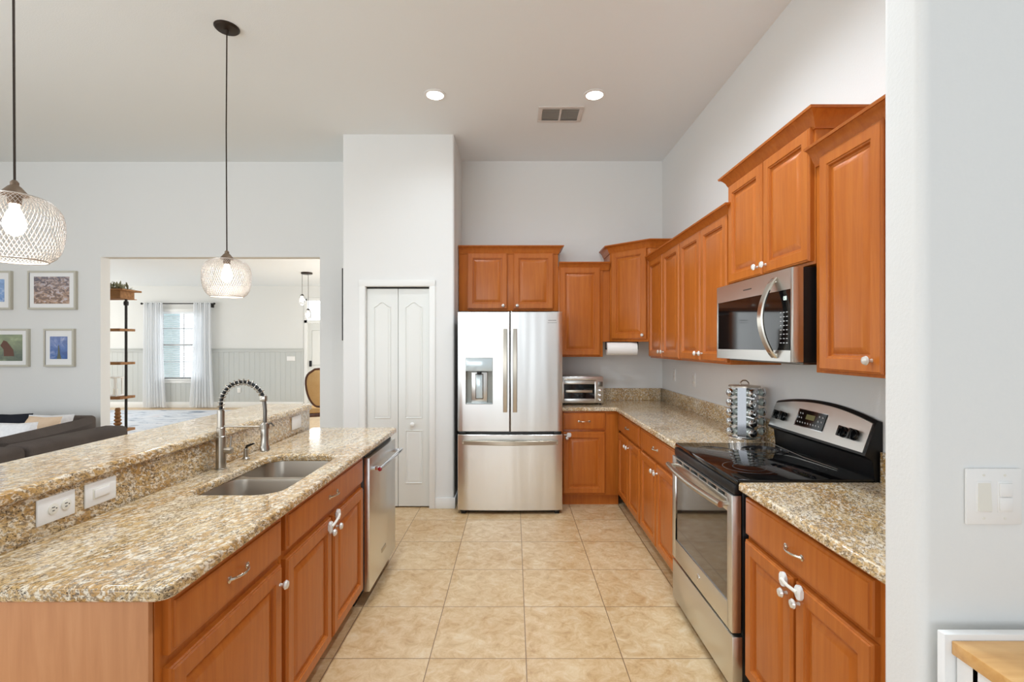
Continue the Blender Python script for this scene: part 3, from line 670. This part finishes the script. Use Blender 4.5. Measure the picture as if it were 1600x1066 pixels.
# backguard
def zt(x): u = (x/RW-.5)*2; return 1.158+.040*(1-u*u)
def yface(z): return .562+(z-1.03)*.36
mb = MB(); N = 24
mb2 = MB()
ls = []
for k in range(N+1):
    x = RW*k/N; z1 = zt(x)
    ls.append([(x, yface(1.02)-.004, 1.02), (x, yface(z1)-.004, z1), (x, yface(z1)+.006, z1+.008), (x, .630, z1+.004), (x, .630, .90), (x, .600, .90), (x, .588, 1.0)])
mb.loops(ls); bgd = mb.build('backguard', 'black_plastic', t)
ls = []
for k in range(N+1):
    x = .012+(RW-.024)*k/N; z1 = zt(x)-.006; zl = 1.032
    ls.append([(x, yface(zl)-.010, zl), (x, yface(z1)-.010, z1), (x, yface(z1), z1), (x, yface(zl), zl)])
mb2.loops(ls); mb2.build('control_panel', 'steel', bgd)
tl = math.atan(.36)
def onface(x, z, off=.0): return (x, yface(z)-.010-off, z)
def facebox(name, x0, x1, z0, z1, d, m, par):
    mb = MB(); mb.loops([[(x0, yface(z0)-.010-d, z0), (x1, yface(z0)-.010-d, z0), (x1, yface(z1)-.010-d, z1), (x0, yface(z1)-.010-d, z1)], [(x0, yface(z0)-.009, z0), (x1, yface(z0)-.009, z0), (x1, yface(z1)-.009, z1), (x0, yface(z1)-.009, z1)]])
    return mb.build(name, m, par)
facebox('display_bezel', .245, .475, 1.066, 1.152, .0025, 'chrome', bgd)
dsp = facebox('display', .255, .475, 1.070, 1.150, .004, 'black_gloss', bgd)
facebox('clock', .325, .395, 1.108, 1.132, .0045, 'display_dim', dsp)
mb = MB()
for i in range(9):
    x = .27+i*.022; z = 1.088-.00*i; y = yface(z)-.0152; mb.lathe([(.005, 0), (.0035, -.0008)], (x, y, z), 10, 'y')
for i, x in enumerate((.272, .292, .43, .455)):
    for z in (1.110, 1.132): mb.lathe([(.005, 0), (.0035, -.0008)], (x, yface(z)-.0152, z), 10, 'y')
mb.build('buttons', 'button_grey', dsp)
for x in (.075, .135, .620, .690):
    z = 1.092; y = yface(z)-.010
    mb = MB(); mb.lathe([(.025, 0), (.0245, -.012), (.022, -.016)], (0, 0, 0), 24, 'y'); mb.box(-.006, .006, -.032, -.012, -.024, .024, .003); mb.xf(Matrix.Translation((x, y, z)) @ Matrix.Rotation(-tl, 4, 'X')); mb.build('knob', 'black_gloss', bgd)

# ---------------------------------------------------------------- microwave (facing -X)
MW = .768; MZ = 1.413
t = thing('microwave', 'over-range stainless microwave with curved handle, under the upper cabinets', 'microwave', (1.172, 2.810, MZ), -PI/2)
MB().box(.004, MW-.004, .045, .375, .0, .402, .002).build('body', 'black_plastic', t)
mb = MB(); gx0, gx1, gz0, gz1 = .012, .748, .050, .312
mb.box(0, gx0, 0, .044, 0, .402, .001).box(gx1, MW, 0, .044, 0, .402, .001).box(gx0, gx1, 0, .044, 0, gz0).box(gx0, gx1, 0, .044, gz1, .402)
dr = mb.build('door', 'steel', t)
MB().box(gx0-.001, gx1+.001, .003, .04, gz0-.001, gz1+.001).build('door_glass', 'black_gloss', dr)
mb = MB(); ls = []
for k in range(25):
    u = k/24; z = .014+.36*u; b = .006+.060*math.sin(PI*u)**.8; x = .625-.012*math.sin(PI*u)
    ls.append([(x-.021, -b+.006, z), (x-.017, -b, z), (x+.017, -b, z), (x+.021, -b+.006, z), (x+.017, -b+.014, z), (x-.017, -b+.014, z)])
mb.loops(ls); mb.box(.615, .635, -.008, .004, .014, .034).box(.615, .635, -.008, .004, .354, .374); mb.build('handle', 'nickel', dr, ang=50)
cp = MB().box(.655, .742, .0015, .004, .055, .305).build('control_panel', 'black_gloss', dr)
mb = MB()
for i in range(8):
    for j in range(3):
        x = .672+j*.024; z = .215-i*.019; mb.box(x-.006, x+.006, .0005, .002, z-.0018, z+.0018)
mb.build('key_marks', 'button_grey', cp)
text('clock', '08', .026, 'display', cp, front_text(.705, .001, .275))
MB().box(.325, .41, -.001, .001, .349, .355).build('badge', 'lettering', dr)
mb = MB(); mb.box(.03, MW-.03, .06, .36, -.012, 0, .002); mb.build('vent_grille', 'dark_steel', t)

# ---------------------------------------------------------------- spice rack and jars
SX, SY = 1.405, 2.965
t = thing('spice_rack', 'chrome revolving spice tower on the counter beside the range', 'spice rack', (SX, SY, CT))
mb = MB(); mb.lathe([(.092, 0), (.094, .004), (.094, .018), (.088, .022)], (0, 0, 0), 36); mb.build('base', 'chrome', t)
COLS = [math.radians(a) for a in (-164, -90.5, -14, 52, 130)]
mb = MB(); R_ = .078
mb.lathe([(R_, .022), (R_, .318), (.07, .322)], (0, 0, 0), 10); mb.build('tower', 'chrome', t, ang=30)
mb = MB(); mb.lathe([(.09, .318), (.09, .326), (.02, .332)], (0, 0, 0), 36)
mb.tube([(-.028, 0, .328), (-.024, 0, .345), (-.01, 0, .357), (.01, 0, .357), (.024, 0, .345), (.028, 0, .328)], .004, 8); mb.build('lid', 'steel_warm', t)
rows = ['lowest', 'second from bottom', 'middle', 'second from top', 'topmost']
cols = ['left', 'centre', 'right']
jar0 = None
def mk_jar():
    t2 = thing('spice_jar', 'x', 'spice jar')
    mb = MB(); mb.lathe([(.019, .0), (.019, .012), (.0235, .018), (.0235, .03)], (0, 0, 0), 20, 'x'); mb.build('glass_body', 'jar_glass', t2)
    mb = MB(); mb.lathe([(.0255, .028), (.0255, .037), (.022, .043), (.012, .047), (.001, .048)], (0, 0, 0), 20, 'x'); mb.build('cap', 'jar_cap', t2)
    return t2
for ci in range(3):
    for ri in range(5):
        if jar0 is None: jar0 = mk_jar(); j = jar0
        else:
            j = jar0.copy(); C.objects.link(j)
            for ch in list(jar0.children): c_ = ch.copy(); C.objects.link(c_); c_.parent = j
        a = COLS[ci]; r0 = .072
        j.location = (SX+r0*math.cos(a), SY+r0*math.sin(a), CT+.052+.0585*ri); j.rotation_euler = (0, 0, a)
        j['label'] = '%s jar in the %s column of the chrome spice rack' % (rows[ri], cols[ci]); j['group'] = 'spice jars in the chrome rack'

# ---------------------------------------------------------------- toaster oven, paper towel
t = thing('toaster_oven', 'stainless toaster oven on the back counter beside the refrigerator', 'toaster oven', (.452, 4.66, CT))
mb = MB()
for x in (.03, .38):
    for y in (.03, .27): mb.lathe([(.012, 0), (.014, .016)], (x, y, 0), 12)
mb.build('feet', 'black_plastic', t)
MB().box(0, .41, .012, .30, .014, .272, .008).build('body', 'steel', t)
mb = MB(); mb.box(.008, .028, 0, .014, .026, .225, .002).box(.322, .345, 0, .014, .026, .225, .002).box(.028, .322, 0, .014, .026, .060, .002).box(.028, .322, 0, .014, .200, .225, .002); dr = mb.build('door', 'steel', t)
MB().box(.027, .323, .003, .012, .059, .201).build('door_glass', 'black_gloss', dr)
mb = MB(); mb.tube([(.03, -.028, .246), (.33, -.028, .246)], .009, 12)
for x in (.045, .315): mb.tube([(x, -.028, .246), (x, .012, .240)], .006, 8)
mb.build('handle', 'steel_warm', dr)
MB().box(.045, .30, .001, .0035, .118, .142, .001).build('rack', 'steel_warm', dr)
MB().box(.356, .400, .008, .013, .175, .222, .001).build('display', 'dark_steel', t)
for z in (.045, .092, .138):
    mb = MB(); mb.lathe([(.015, .012), (.013, -.008), (.010, -.010)], (.378, 0, z), 16, 'y'); mb.build('knob', 'chrome', t)
t = thing('paper_towel_holder', 'white paper towel roll hung under the corner upper cabinet', 'paper towel', (1.0, 4.56, 1.52))
u = Vector((math.cos(-.07), math.sin(-.07), 0)); 
def ax(s, z=-.068): return tuple(Vector((.0, .07, z))+u*s)
MB().tube([ax(-.115), ax(.165)], .060, 28).build('paper_roll', 'paper', t)
mb = MB(); mb.tube([ax(-.13), ax(.18)], .008, 8); mb.tube([ax(.175), ax(.175, -.0)], .007, 6); mb.tube([ax(-.125), ax(-.125, -.0)], .007, 6); mb.tube([ax(-.125, -.004), ax(.175, -.004)], .005, 6); mb.build('bracket', 'black_plastic', t)

# ---------------------------------------------------------------- lights and vent on the ceiling
def downlight(label, x, y, power=20):
    t = thing('ceiling_light', label, 'light', (x, y, CEIL), 0, 'recessed ceiling lights')
    mb = MB(); mb.lathe([(.085, 0), (.085, -.004), (.064, -.006), (.064, 0)], (0, 0, 0), 36, caps=False); mb.build('trim_ring', 'white_paint', t)
    mb = MB(); mb.lathe([(.064, -.001), (.064, -.0035), (.03, -.004)], (0, 0, 0), 36); mb.build('lens', 'lamp_disc', t)
    l = bpy.data.lights.new('downlight', 'SPOT'); l.energy = power; l.spot_size = math.radians(155); l.spot_blend = 1; l.shadow_soft_size = .07; l.color = (.80, .90, 1)
    o = bpy.data.objects.new('downlight', l); C.objects.link(o); o.location = (x, y, CEIL-.02)
downlight('round recessed ceiling light left of the air vent', -.604, 3.73); downlight('round recessed ceiling light right of the air vent', .618, 3.73)
downlight('added unseen recessed ceiling light over the near aisle, above the island side', -.604, 1.75, 50); downlight('added unseen recessed ceiling light over the near aisle, above the range side', .618, 1.75, 54)  # added pair above the view, put in to light the room evenly
downlight('added unseen recessed ceiling light above the middle aisle, on the sink side', -.604, 2.60, 56); downlight('added unseen recessed ceiling light above the middle aisle, on the microwave side', .618, 2.60, 56)  # second added pair, out of view, more fill for the back of the kitchen
t = thing('air_vent', 'white two-section air vent in the ceiling near the right downlight', 'vent', (.383, 4.04, CEIL))
mb = MB(); mb.box(-.185, .185, -.135, -.10, -.008, 0, .002).box(-.185, .185, .10, .135, -.008, 0, .002).box(-.185, -.15, -.10, .10, -.008, 0, .002).box(.15, .185, -.10, .10, -.008, 0, .002).box(-.008, .008, -.1, .1, -.008, 0); mb.build('frame', 'vent_white', t)
MB().box(-.15, .15, -.1, .1, -.002, -.0005).build('backing', 'dispenser_grey', t)
mb = MB()
for k in range(7):
    y = -.085+k*.028
    mb.loops([[(-.15, y-.009, -.008), (-.15, y+.008, -.003), (-.15, y+.008, -.002), (-.15, y-.009, -.007)], [(.15, y-.009, -.008), (.15, y+.008, -.003), (.15, y+.008, -.002), (.15, y-.009, -.007)]])
mb.build('louvres', 'vent_white', t)

# ---------------------------------------------------------------- pendants
def pendant(label, x, y, bulb_p):
    Z = 1.90
    t = thing('pendant_light', label, 'pendant light', (x, y, Z), 0, 'wire pendants over the bar')
    mb = MB(); mb.lathe([(.07, CEIL-Z), (.07, CEIL-Z-.006), (.062, CEIL-Z-.014), (.012, CEIL-Z-.018), (.008, CEIL-Z-.04)], (0, 0, 0), 36); mb.build('canopy', 'bronze', t)
    mb = MB(); zt_ = CEIL-Z-.03; mb.tube([(0, 0, zt_), (-.004, 0, zt_*.6), (-.002, 0, .5), (0, 0, .15)], .0036, 8); mb.build('cord', 'bronze', t)
    mb = MB(); mb.lathe([(.006, .158), (.012, .150), (.012, .140), (.018, .135), (.026, .125), (.036, .112), (.038, .106), (.020, .104), (.018, .075)], (0, 0, 0), 24); mb.build('socket_cap', 'bronze_light', t)
    prof = [(.036, .108), (.062, .105), (.090, .096), (.112, .078), (.126, .052), (.132, .02), (.132, -.02), (.128, -.055), (.120, -.085), (.105, -.108), (.088, -.120)]
    def pr(u):
        s = u*(len(prof)-1); i = min(int(s), len(prof)-2); f = s-i; return prof[i][0]*(1-f)+prof[i+1][0]*f, prof[i][1]*(1-f)+prof[i+1][1]*f
    mb = MB(); NW = 62; SEG = 18
    for d in (-1, 1):
        for i in range(NW):
            pts = []
            for k in range(SEG+1):
                u_ = k/SEG; r_, z_ = pr(u_); a = 2*PI*i/NW+d*u_*1.25; pts.append((r_*math.cos(a), r_*math.sin(a), z_))
            mb.tube(pts, .0007, 3, caps=False)
    for (r_, z_), th_ in ((prof[0], .002), (prof[-1], .0028)):
        mb.tube([(r_*math.cos(2*PI*k/40), r_*math.sin(2*PI*k/40), z_) for k in range(40)], th_, 6, closed=True)
    mb.build('wire_shade', 'wire_white', t)
    mb = MB(); mb.lathe([(.013, .078), (.014, .06), (.022, .042), (.030, .015), (.030, -.005), (.022, -.024), (.008, -.034), (.001, -.035)], (0, 0, 0), 24); mb.build('light_bulb', 'bulb', t)
    l = bpy.data.lights.new('pendant_glow', 'POINT'); l.energy = bulb_p; l.specular_factor = 0; l.shadow_soft_size = .035; l.color = (1, .9, .78)
    o = bpy.data.objects.new('pendant_glow', l); C.objects.link(o); o.location = (x, y, Z-.06)
pendant('wire-mesh globe pendant further from the camera, in front of the dining opening', -1.735, 2.94, 2.5)
pendant('nearer wire-mesh globe pendant, cut by the left edge of the photo', -1.735, 1.69, 2.5)

t = thing('dining_pendant', 'dining room pendant with two clear glass drops on a dark round canopy', 'pendant light', (-4.02, 9.44, 2.9))
mb = MB(); mb.lathe([(.105, 0), (.105, -.03), (.09, -.035)], (0, 0, 0), 28); mb.build('canopy', 'bronze', t)
for (x, y, zz) in ((-.09, 0, -.52), (.03, .0, -.80)):
    MB().tube([(x, y, -.03), (x, y, zz+.10)], .004, 6).build('cord', 'bronze', t)
    mb = MB(); mb.lathe([(.012, zz+.1), (.03, zz+.085), (.034, zz+.07), (.01, zz+.065)], (x, y, 0), 18); mb.build('cap', 'black_metal', t)
    mb = MB(); mb.lathe([(.03, zz+.08), (.055, zz+.03), (.062, zz-.03), (.05, zz-.09), (.02, zz-.115), (.002, zz-.118)], (x, y, 0), 20, caps=False); mb.build('glass_shade', 'glass', t)
    mb = MB(); mb.ball((x, y, zz-.01), .022, sz=1.5); mb.build('light_bulb', 'bulb', t)

# ---------------------------------------------------------------- pictures
def picture(label, px0, px1, py0, py1, bw, art_m, ax0, ax1, az0, az1, extra=None):
    Y = YB+.015; k = Y/F
    x0, x1 = (px0-803)*k, (px1-803)*k; z1, z0 = CAM_H-(py0-540)*k, CAM_H-(py1-540)*k
    t = thing('framed_picture', label, 'picture', (x0, Y, z0), 0, 'framed pictures on the living room wall')
    W_, H_ = x1-x0, z1-z0; D = .032; mb = MB(); b = .02
    mb.box(0, b, -D, 0, 0, H_, .001).box(W_-b, W_, -D, 0, 0, H_, .001).box(b, W_-b, -D, 0, 0, b, .001).box(b, W_-b, -D, 0, H_-b, H_, .001); mb.build('frame', 'frame_greige', t)
    MB().box(b, W_-b, -D+.006, -.004, b, H_-b).build('mat_board', 'mat_board', t)
    a0, a1 = (ax0-803)*k-x0, (ax1-803)*k-x0; b1, b0 = CAM_H-(az0-540)*k-z0, CAM_H-(az1-540)*k-z0
    p = MB().box(a0, a1, -D+.004, -D+.008, b0, b1).build('print', art_m, t)
    if extra: extra(p, a0, a1, b0, b1, -D+.0035)
def bear(p, a0, a1, b0, b1, y):
    w_, h_ = a1-a0, b1-b0; P_ = [(.55, .18), (.80, .18), (.78, .42), (.70, .58), (.62, .74), (.54, .78), (.50, .68), (.46, .58), (.54, .44)]
    mb = MB(); mb.prism([(a0+u*w_, b0+v*h_) for u, v in P_], 'y', y-.0006, y); mb.build('animal_shape', 'bear_brown', p)
def tower(p, a0, a1, b0, b1, y):
    w_, h_ = a1-a0, b1-b0; P_ = [(.40, 0), (.66, 0), (.58, .25), (.53, .55), (.50, .66), (.47, .55), (.46, .25)]
    mb = MB(); mb.prism([(a0+u*w_, b0+v*h_) for u, v in P_], 'y', y-.0006, y); mb.build('tower_shape', 'tower_yellow', p)
picture('framed landscape print, upper one fully in view on the living room wall', 47, 122, 424, 484, 3, 'art_hillside', 57, 112, 433, 475)
picture('framed blue lake print, upper left, cut by the photo edge', -50, 21, 424, 484, 3, 'art_lake', -40, 11, 437, 472)
picture('framed print of a brown animal in grass, lower left on the living room wall', -34, 48, 514, 573, 3, 'art_meadow', -24, 39, 523, 564, bear)
picture('small upright framed print with blue sky, lower right of the picture group', 72, 119, 514, 573, 3, 'art_tower', 82, 109, 526, 561, tower)
t = thing('wall_board', 'thin dark framed board hung on the far side of the pantry, seen edge-on', 'picture', (PX0, 4.50, 1.53))
MB().box(-.030, -.006, 0, .5, 0, .67, .002).build('frame', 'black_metal', t); MB().box(-.006, 0, .05, .45, .05, .62).build('backing', 'dark_slot', t)

# ---------------------------------------------------------------- sofa and pillows
def cushion(mb, a, b, c, M, n=14, p=4.0, q=.45):
    def f(u, v): return max(0, (1-abs(u)**p)*(1-abs(v)**p))**q
    top = {}; bot = {}
    for i in range(n+1):
        for j in range(n+1):
            u = -1+2*i/n; v = -1+2*j/n; h = f(u, v); e = 1-.05*(1-abs(u))*abs(v)**6-.05*(1-abs(v))*abs(u)**6
            top[i, j] = mb.bm.verts.new(M @ Vector((u*a*e, v*b*e, c*h))); bot[i, j] = mb.bm.verts.new(M @ Vector((u*a*e, v*b*e, -c*h)))
    for i in range(n):
        for j in range(n):
            mb.bm.faces.new((top[i, j], top[i+1, j], top[i+1, j+1], top[i, j+1])); mb.bm.faces.new((bot[i, j+1], bot[i+1, j+1], bot[i+1, j], bot[i, j]))
sx = -3.12
t = thing('sofa', 'dark grey fabric sectional sofa behind the bar', 'sofa', (sx, 2.6, 0))
def SB(x0, x1, y0, y1, z0, z1, b=.04): return MB().box(x0-sx, x1-sx, y0-2.6, y1-2.6, z0, z1, b, 4)
SB(-3.32, -3.12, 3.135, 3.95, .08, .84).build('backrest', 'sofa_fabric', t); SB(-3.32, -3.12, 2.0, 3.125, .08, .84).build('backrest', 'sofa_fabric', t)
SB(-4.1, -3.32, 2.0, 3.94, .08, .44).build('seat', 'sofa_fabric', t); SB(-5.7, -3.36, 3.95, 4.78, .08, .44).build('seat', 'sofa_fabric', t)
SB(-5.7, -4.25, 4.80, 4.97, .08, .775).build('backrest', 'sofa_fabric', t)
for (yc, hy, zt_) in ((3.58, .38, .66), (2.78, .37, .63)):
    mb = MB(); cushion(mb, .24, hy, .10, Matrix.Translation((-3.47-sx, yc-2.6, zt_)) @ Matrix.Rotation(math.radians(3), 4, 'X') @ Matrix.Rotation(math.radians(104), 4, 'Y')); mb.build('back_cushion', 'sofa_fabric', t)
def pillow(label, loc, a, b, c, rx, rz, m):
    mb = MB(); cushion(mb, a, b, c, Matrix.Rotation(rx, 4, 'X'), 12, 3.0, .5); o = mb.build('throw_pillow', m, None, loc, rz); tag(o, label, 'pillow', None); return o
pillow('black throw pillow standing against the wall side of the sofa', (-4.86, 4.66, .64), .20, .19, .07, 1.35, .1, 'pillow_black')
pillow('white fluffy throw pillow in front of the black one, nearest the left edge', (-4.14, 4.02, .68), .14, .17, .08, 1.2, .2, 'pillow_white')
pillow('beige throw pillow lying tilted on the sofa right of the white fluffy one', (-4.24, 4.32, .67), .17, .19, .06, 1.15, -.1, 'pillow_beige')
pillow('white throw pillow leaning beside the beige one on the sofa', (-4.40, 4.58, .645), .20, .19, .06, 1.25, .1, 'pillow_white')

# ---------------------------------------------------------------- dining room things
tag(MB().box(-2.5, 2.5, -1.8, 1.8, 0, .012, .004).build('area_rug', 'rug', loc=(-7.0, 9.3, 0)), 'pale blue and white patterned rug on the dining room floor', 'rug')
SHY = 7.0; shx = (197-803)*SHY/F
t = thing('pipe_bookshelf', 'tall open shelf with black pipe posts and wooden boards past the wall opening', 'shelf', (shx, SHY, 0))
for (x, y) in ((0, 0), (-1.25, 0)):
    mb = MB(); mb.tube([(x, y, 0), (x, y, 2.15)], .017, 12).lathe([(.035, 0), (.035, .01), (.02, .012)], (x, y, 0), 16).lathe([(.028, 2.06), (.032, 2.09), (.028, 2.12)], (x, y, 0), 16); mb.build('post', 'black_metal', t)
for z in (.72, 1.21, 1.69, .25): MB().box(-1.3, .024, -.14, .14, z, z+.035, .003).build('shelf_board', 'rustic_wood', t)
mb = MB(); mb.box(-1.32, .04, -.15, .15, 2.15, 2.16, .002).box(-1.30, .02, -.13, .13, 2.16, 2.26, .003).box(-1.36, .09, -.18, .18, 2.26, 2.285, .004); mb.build('top_box', 'rustic_wood', t)
tp = thing('dried_greenery', 'dried sage-coloured garland lying on top of the pipe bookshelf', 'greenery', (shx-.3, SHY, 2.2855))
mb = MB()
for k in range(260):
    a = random.uniform(0, 2*PI); x = random.uniform(-.75, .27); y = random.uniform(-.13, .13); L_ = random.uniform(.06, .14); el = random.uniform(.1, 1.1)
    p0 = Vector((x, y, .012)); d = Vector((math.cos(a)*math.cos(el), math.sin(a)*math.cos(el), math.sin(el))); s_ = d.cross(Vector((0, 0, 1))).normalized()*.018
    mb.loops([[p0-s_*.3, p0+s_*.3, p0+s_*.3+Vector((0, 0, .003)), p0-s_*.3+Vector((0, 0, .003))], [p0+d*L_*.5-s_, p0+d*L_*.5+s_, p0+d*L_*.5+s_+Vector((0, 0, .003)), p0+d*L_*.5-s_+Vector((0, 0, .003))], [p0+d*L_-s_*.2, p0+d*L_+s_*.2, p0+d*L_+s_*.2+Vector((0, 0, .002)), p0+d*L_-s_*.2+Vector((0, 0, .002))]])
mb.build('foliage', 'leaf_sage', tp)
t = thing('lantern', 'white open-frame lantern standing on the lowest visible shelf board', 'lantern', (shx-.155, SHY+.0, .7555))
mb = MB()
for sx_ in (-.055, .055):
    for sy_ in (-.055, .055): mb.box(sx_-.008, sx_+.008, sy_-.008, sy_+.008, .015, .26)
mb.box(-.07, .07, -.07, .07, 0, .018, .003).box(-.07, .07, -.07, .07, .26, .278, .003); mb.build('frame', 'white_paint', t)
mb = MB(); mb.lathe([(.03, .018), (.03, .1), (.028, .104)], (0, 0, 0), 16); mb.build('candle', 'ivory', t)
t = thing('decor_stack', 'small brown carved ornament on the board below the lantern', 'ornament', (shx-.12, SHY+.0, .2855))
mb = MB()
for k in range(6): mb.lathe([(.03, k*.05), (.055-.004*k, k*.05+.02), (.05-.004*k, k*.05+.035), (.025, k*.05+.05)], (0, 0, 0), 10)
mb.build('carving', 'rustic_wood', t)
# curtains and rod
rod = thing('curtain_rod', 'black curtain rod above the dining room window', 'curtain rod', (-7.95, DY-.09, 2.475))
mb = MB(); mb.tube([(-.84, 0, 0), (.84, 0, 0)], .011, 10); mb.ball((-.86, 0, 0), .025).ball((.86, 0, 0), .025); mb.build('pole', 'black_metal', rod)
for x in (-.74, .79): MB().box(x-.012, x+.012, -.006, .09, -.09, .012, .003).build('bracket', 'black_metal', rod)
def curtain(label, xa0, xa1, xb0, xb1):
    mb = MB(); nx, nz = 90, 14; ls = []
    for j in range(nz+1):
        v = j/nz; z = 2.50-(2.50-.02)*v; f = v**2.2; x0 = xa0+(xb0-xa0)*f; x1 = xa1+(xb1-xa1)*f
        fr = [(x0+(x1-x0)*i/nx, DY-.11-.028*math.sin(2*PI*i/nx*8+.4*v)-.012*math.sin(2*PI*i/nx*3.3+2*v), z) for i in range(nx+1)]
        ls.append(fr+[(x, y+.003, z_) for x, y, z_ in reversed(fr)])
    mb.loops(ls); tag(mb.build('curtain', 'sheer', ang=80), label, 'curtain', 'sheer curtains at the dining window')
curtain('sheer white curtain left of the dining window', -8.74, -8.30, -8.75, -8.22)
curtain('sheer white curtain right of the dining window', -7.56, -7.16, -7.66, -7.08)
# dining chair
chx, chy = -3.10, 7.75
t = thing('dining_chair', 'tan upholstered dining chair with carved dark wood frame past the end of the bar', 'chair', (chx, chy, 0), .35)
def shield(n=32):
    pts = []
    for k in range(n):
        a = 2*PI*k/n; x = math.sin(a); z = math.cos(a)
        w_ = .185+.055*z; hx_ = w_*math.copysign(abs(x)**.8, x); hz = .29*math.copysign(abs(z)**.85, z)+(.02 if abs(a) < .25 or abs(a-2*PI) < .25 else 0)
        pts.append((hx_, .80+hz))
    return pts
sh = shield()
mb = MB(); mb.tube([(x, .0+(z-.5)*-.12, z) for x, z in sh], .020, 8, closed=True); mb.tube([(-.17, .04, .40), (-.16, .0, .55)], .02, 8).tube([(.17, .04, .40), (.16, .0, .55)], .02, 8); mb.build('back_frame', 'dark_wood', t)
mb = MB(); vs = [[(x*s, (z-.5)*-.12+o, .80+(z-.80)*s) for x, z in sh] for s, o in ((.8, -.035), (.97, -.012), (.97, .012), (.8, .035))]; mb.loops(vs); mb.build('back_pad', 'chair_tan', t)
MB().box(-.25, .25, .03, .50, .40, .48, .03, 3).build('seat', 'chair_tan', t); MB().box(-.24, .24, .04, .49, .34, .40, .01).build('seat_rail', 'dark_wood', t)
for (x, y, dx, dy) in ((-.21, .06, -.02, -.06), (.21, .06, .02, -.06), (-.21, .46, -.02, .03), (.21, .46, .02, .03)): MB().tube([(x, y, .36), (x+dx*.2, y+dy*.1, .2), (x+dx, y+dy, 0)], [.028, .02, .015], 8).build('leg', 'dark_wood', t)

# ---------------------------------------------------------------- kitchen cart near the right wall
t = thing('kitchen_cart', 'white kitchen cart with a butcher-block top in the lower right corner', 'kitchen cart', (.905, 1.035, 0))
CZ = .868
mb = MB(); mb.box(-.005, .9, -.019, 0, .05, CZ+.012, .002); mb.build('back_board', 'white_paint', t)
MB().box(.008, .88, -.46, -.02, CZ-.028, CZ, .002).build('top', 'butcher_block', t)
mb = MB()
for (x, y) in ((.015, -.07), (.015, -.45), (.84, -.07), (.84, -.45)): mb.box(x, x+.04, y, y+.045, 0, CZ-.028)
mb.box(.028, .034, -.45, -.0, .08, CZ-.029).box(.015, .055, -.42, -.06, CZ-.09, CZ-.028).box(.015, .055, -.42, -.06, .08, .14).box(.05, .85, -.44, -.03, .08, .10).box(.05, .85, -.445, -.43, CZ-.2, CZ-.03); mb.build('frame', 'white_paint', t)
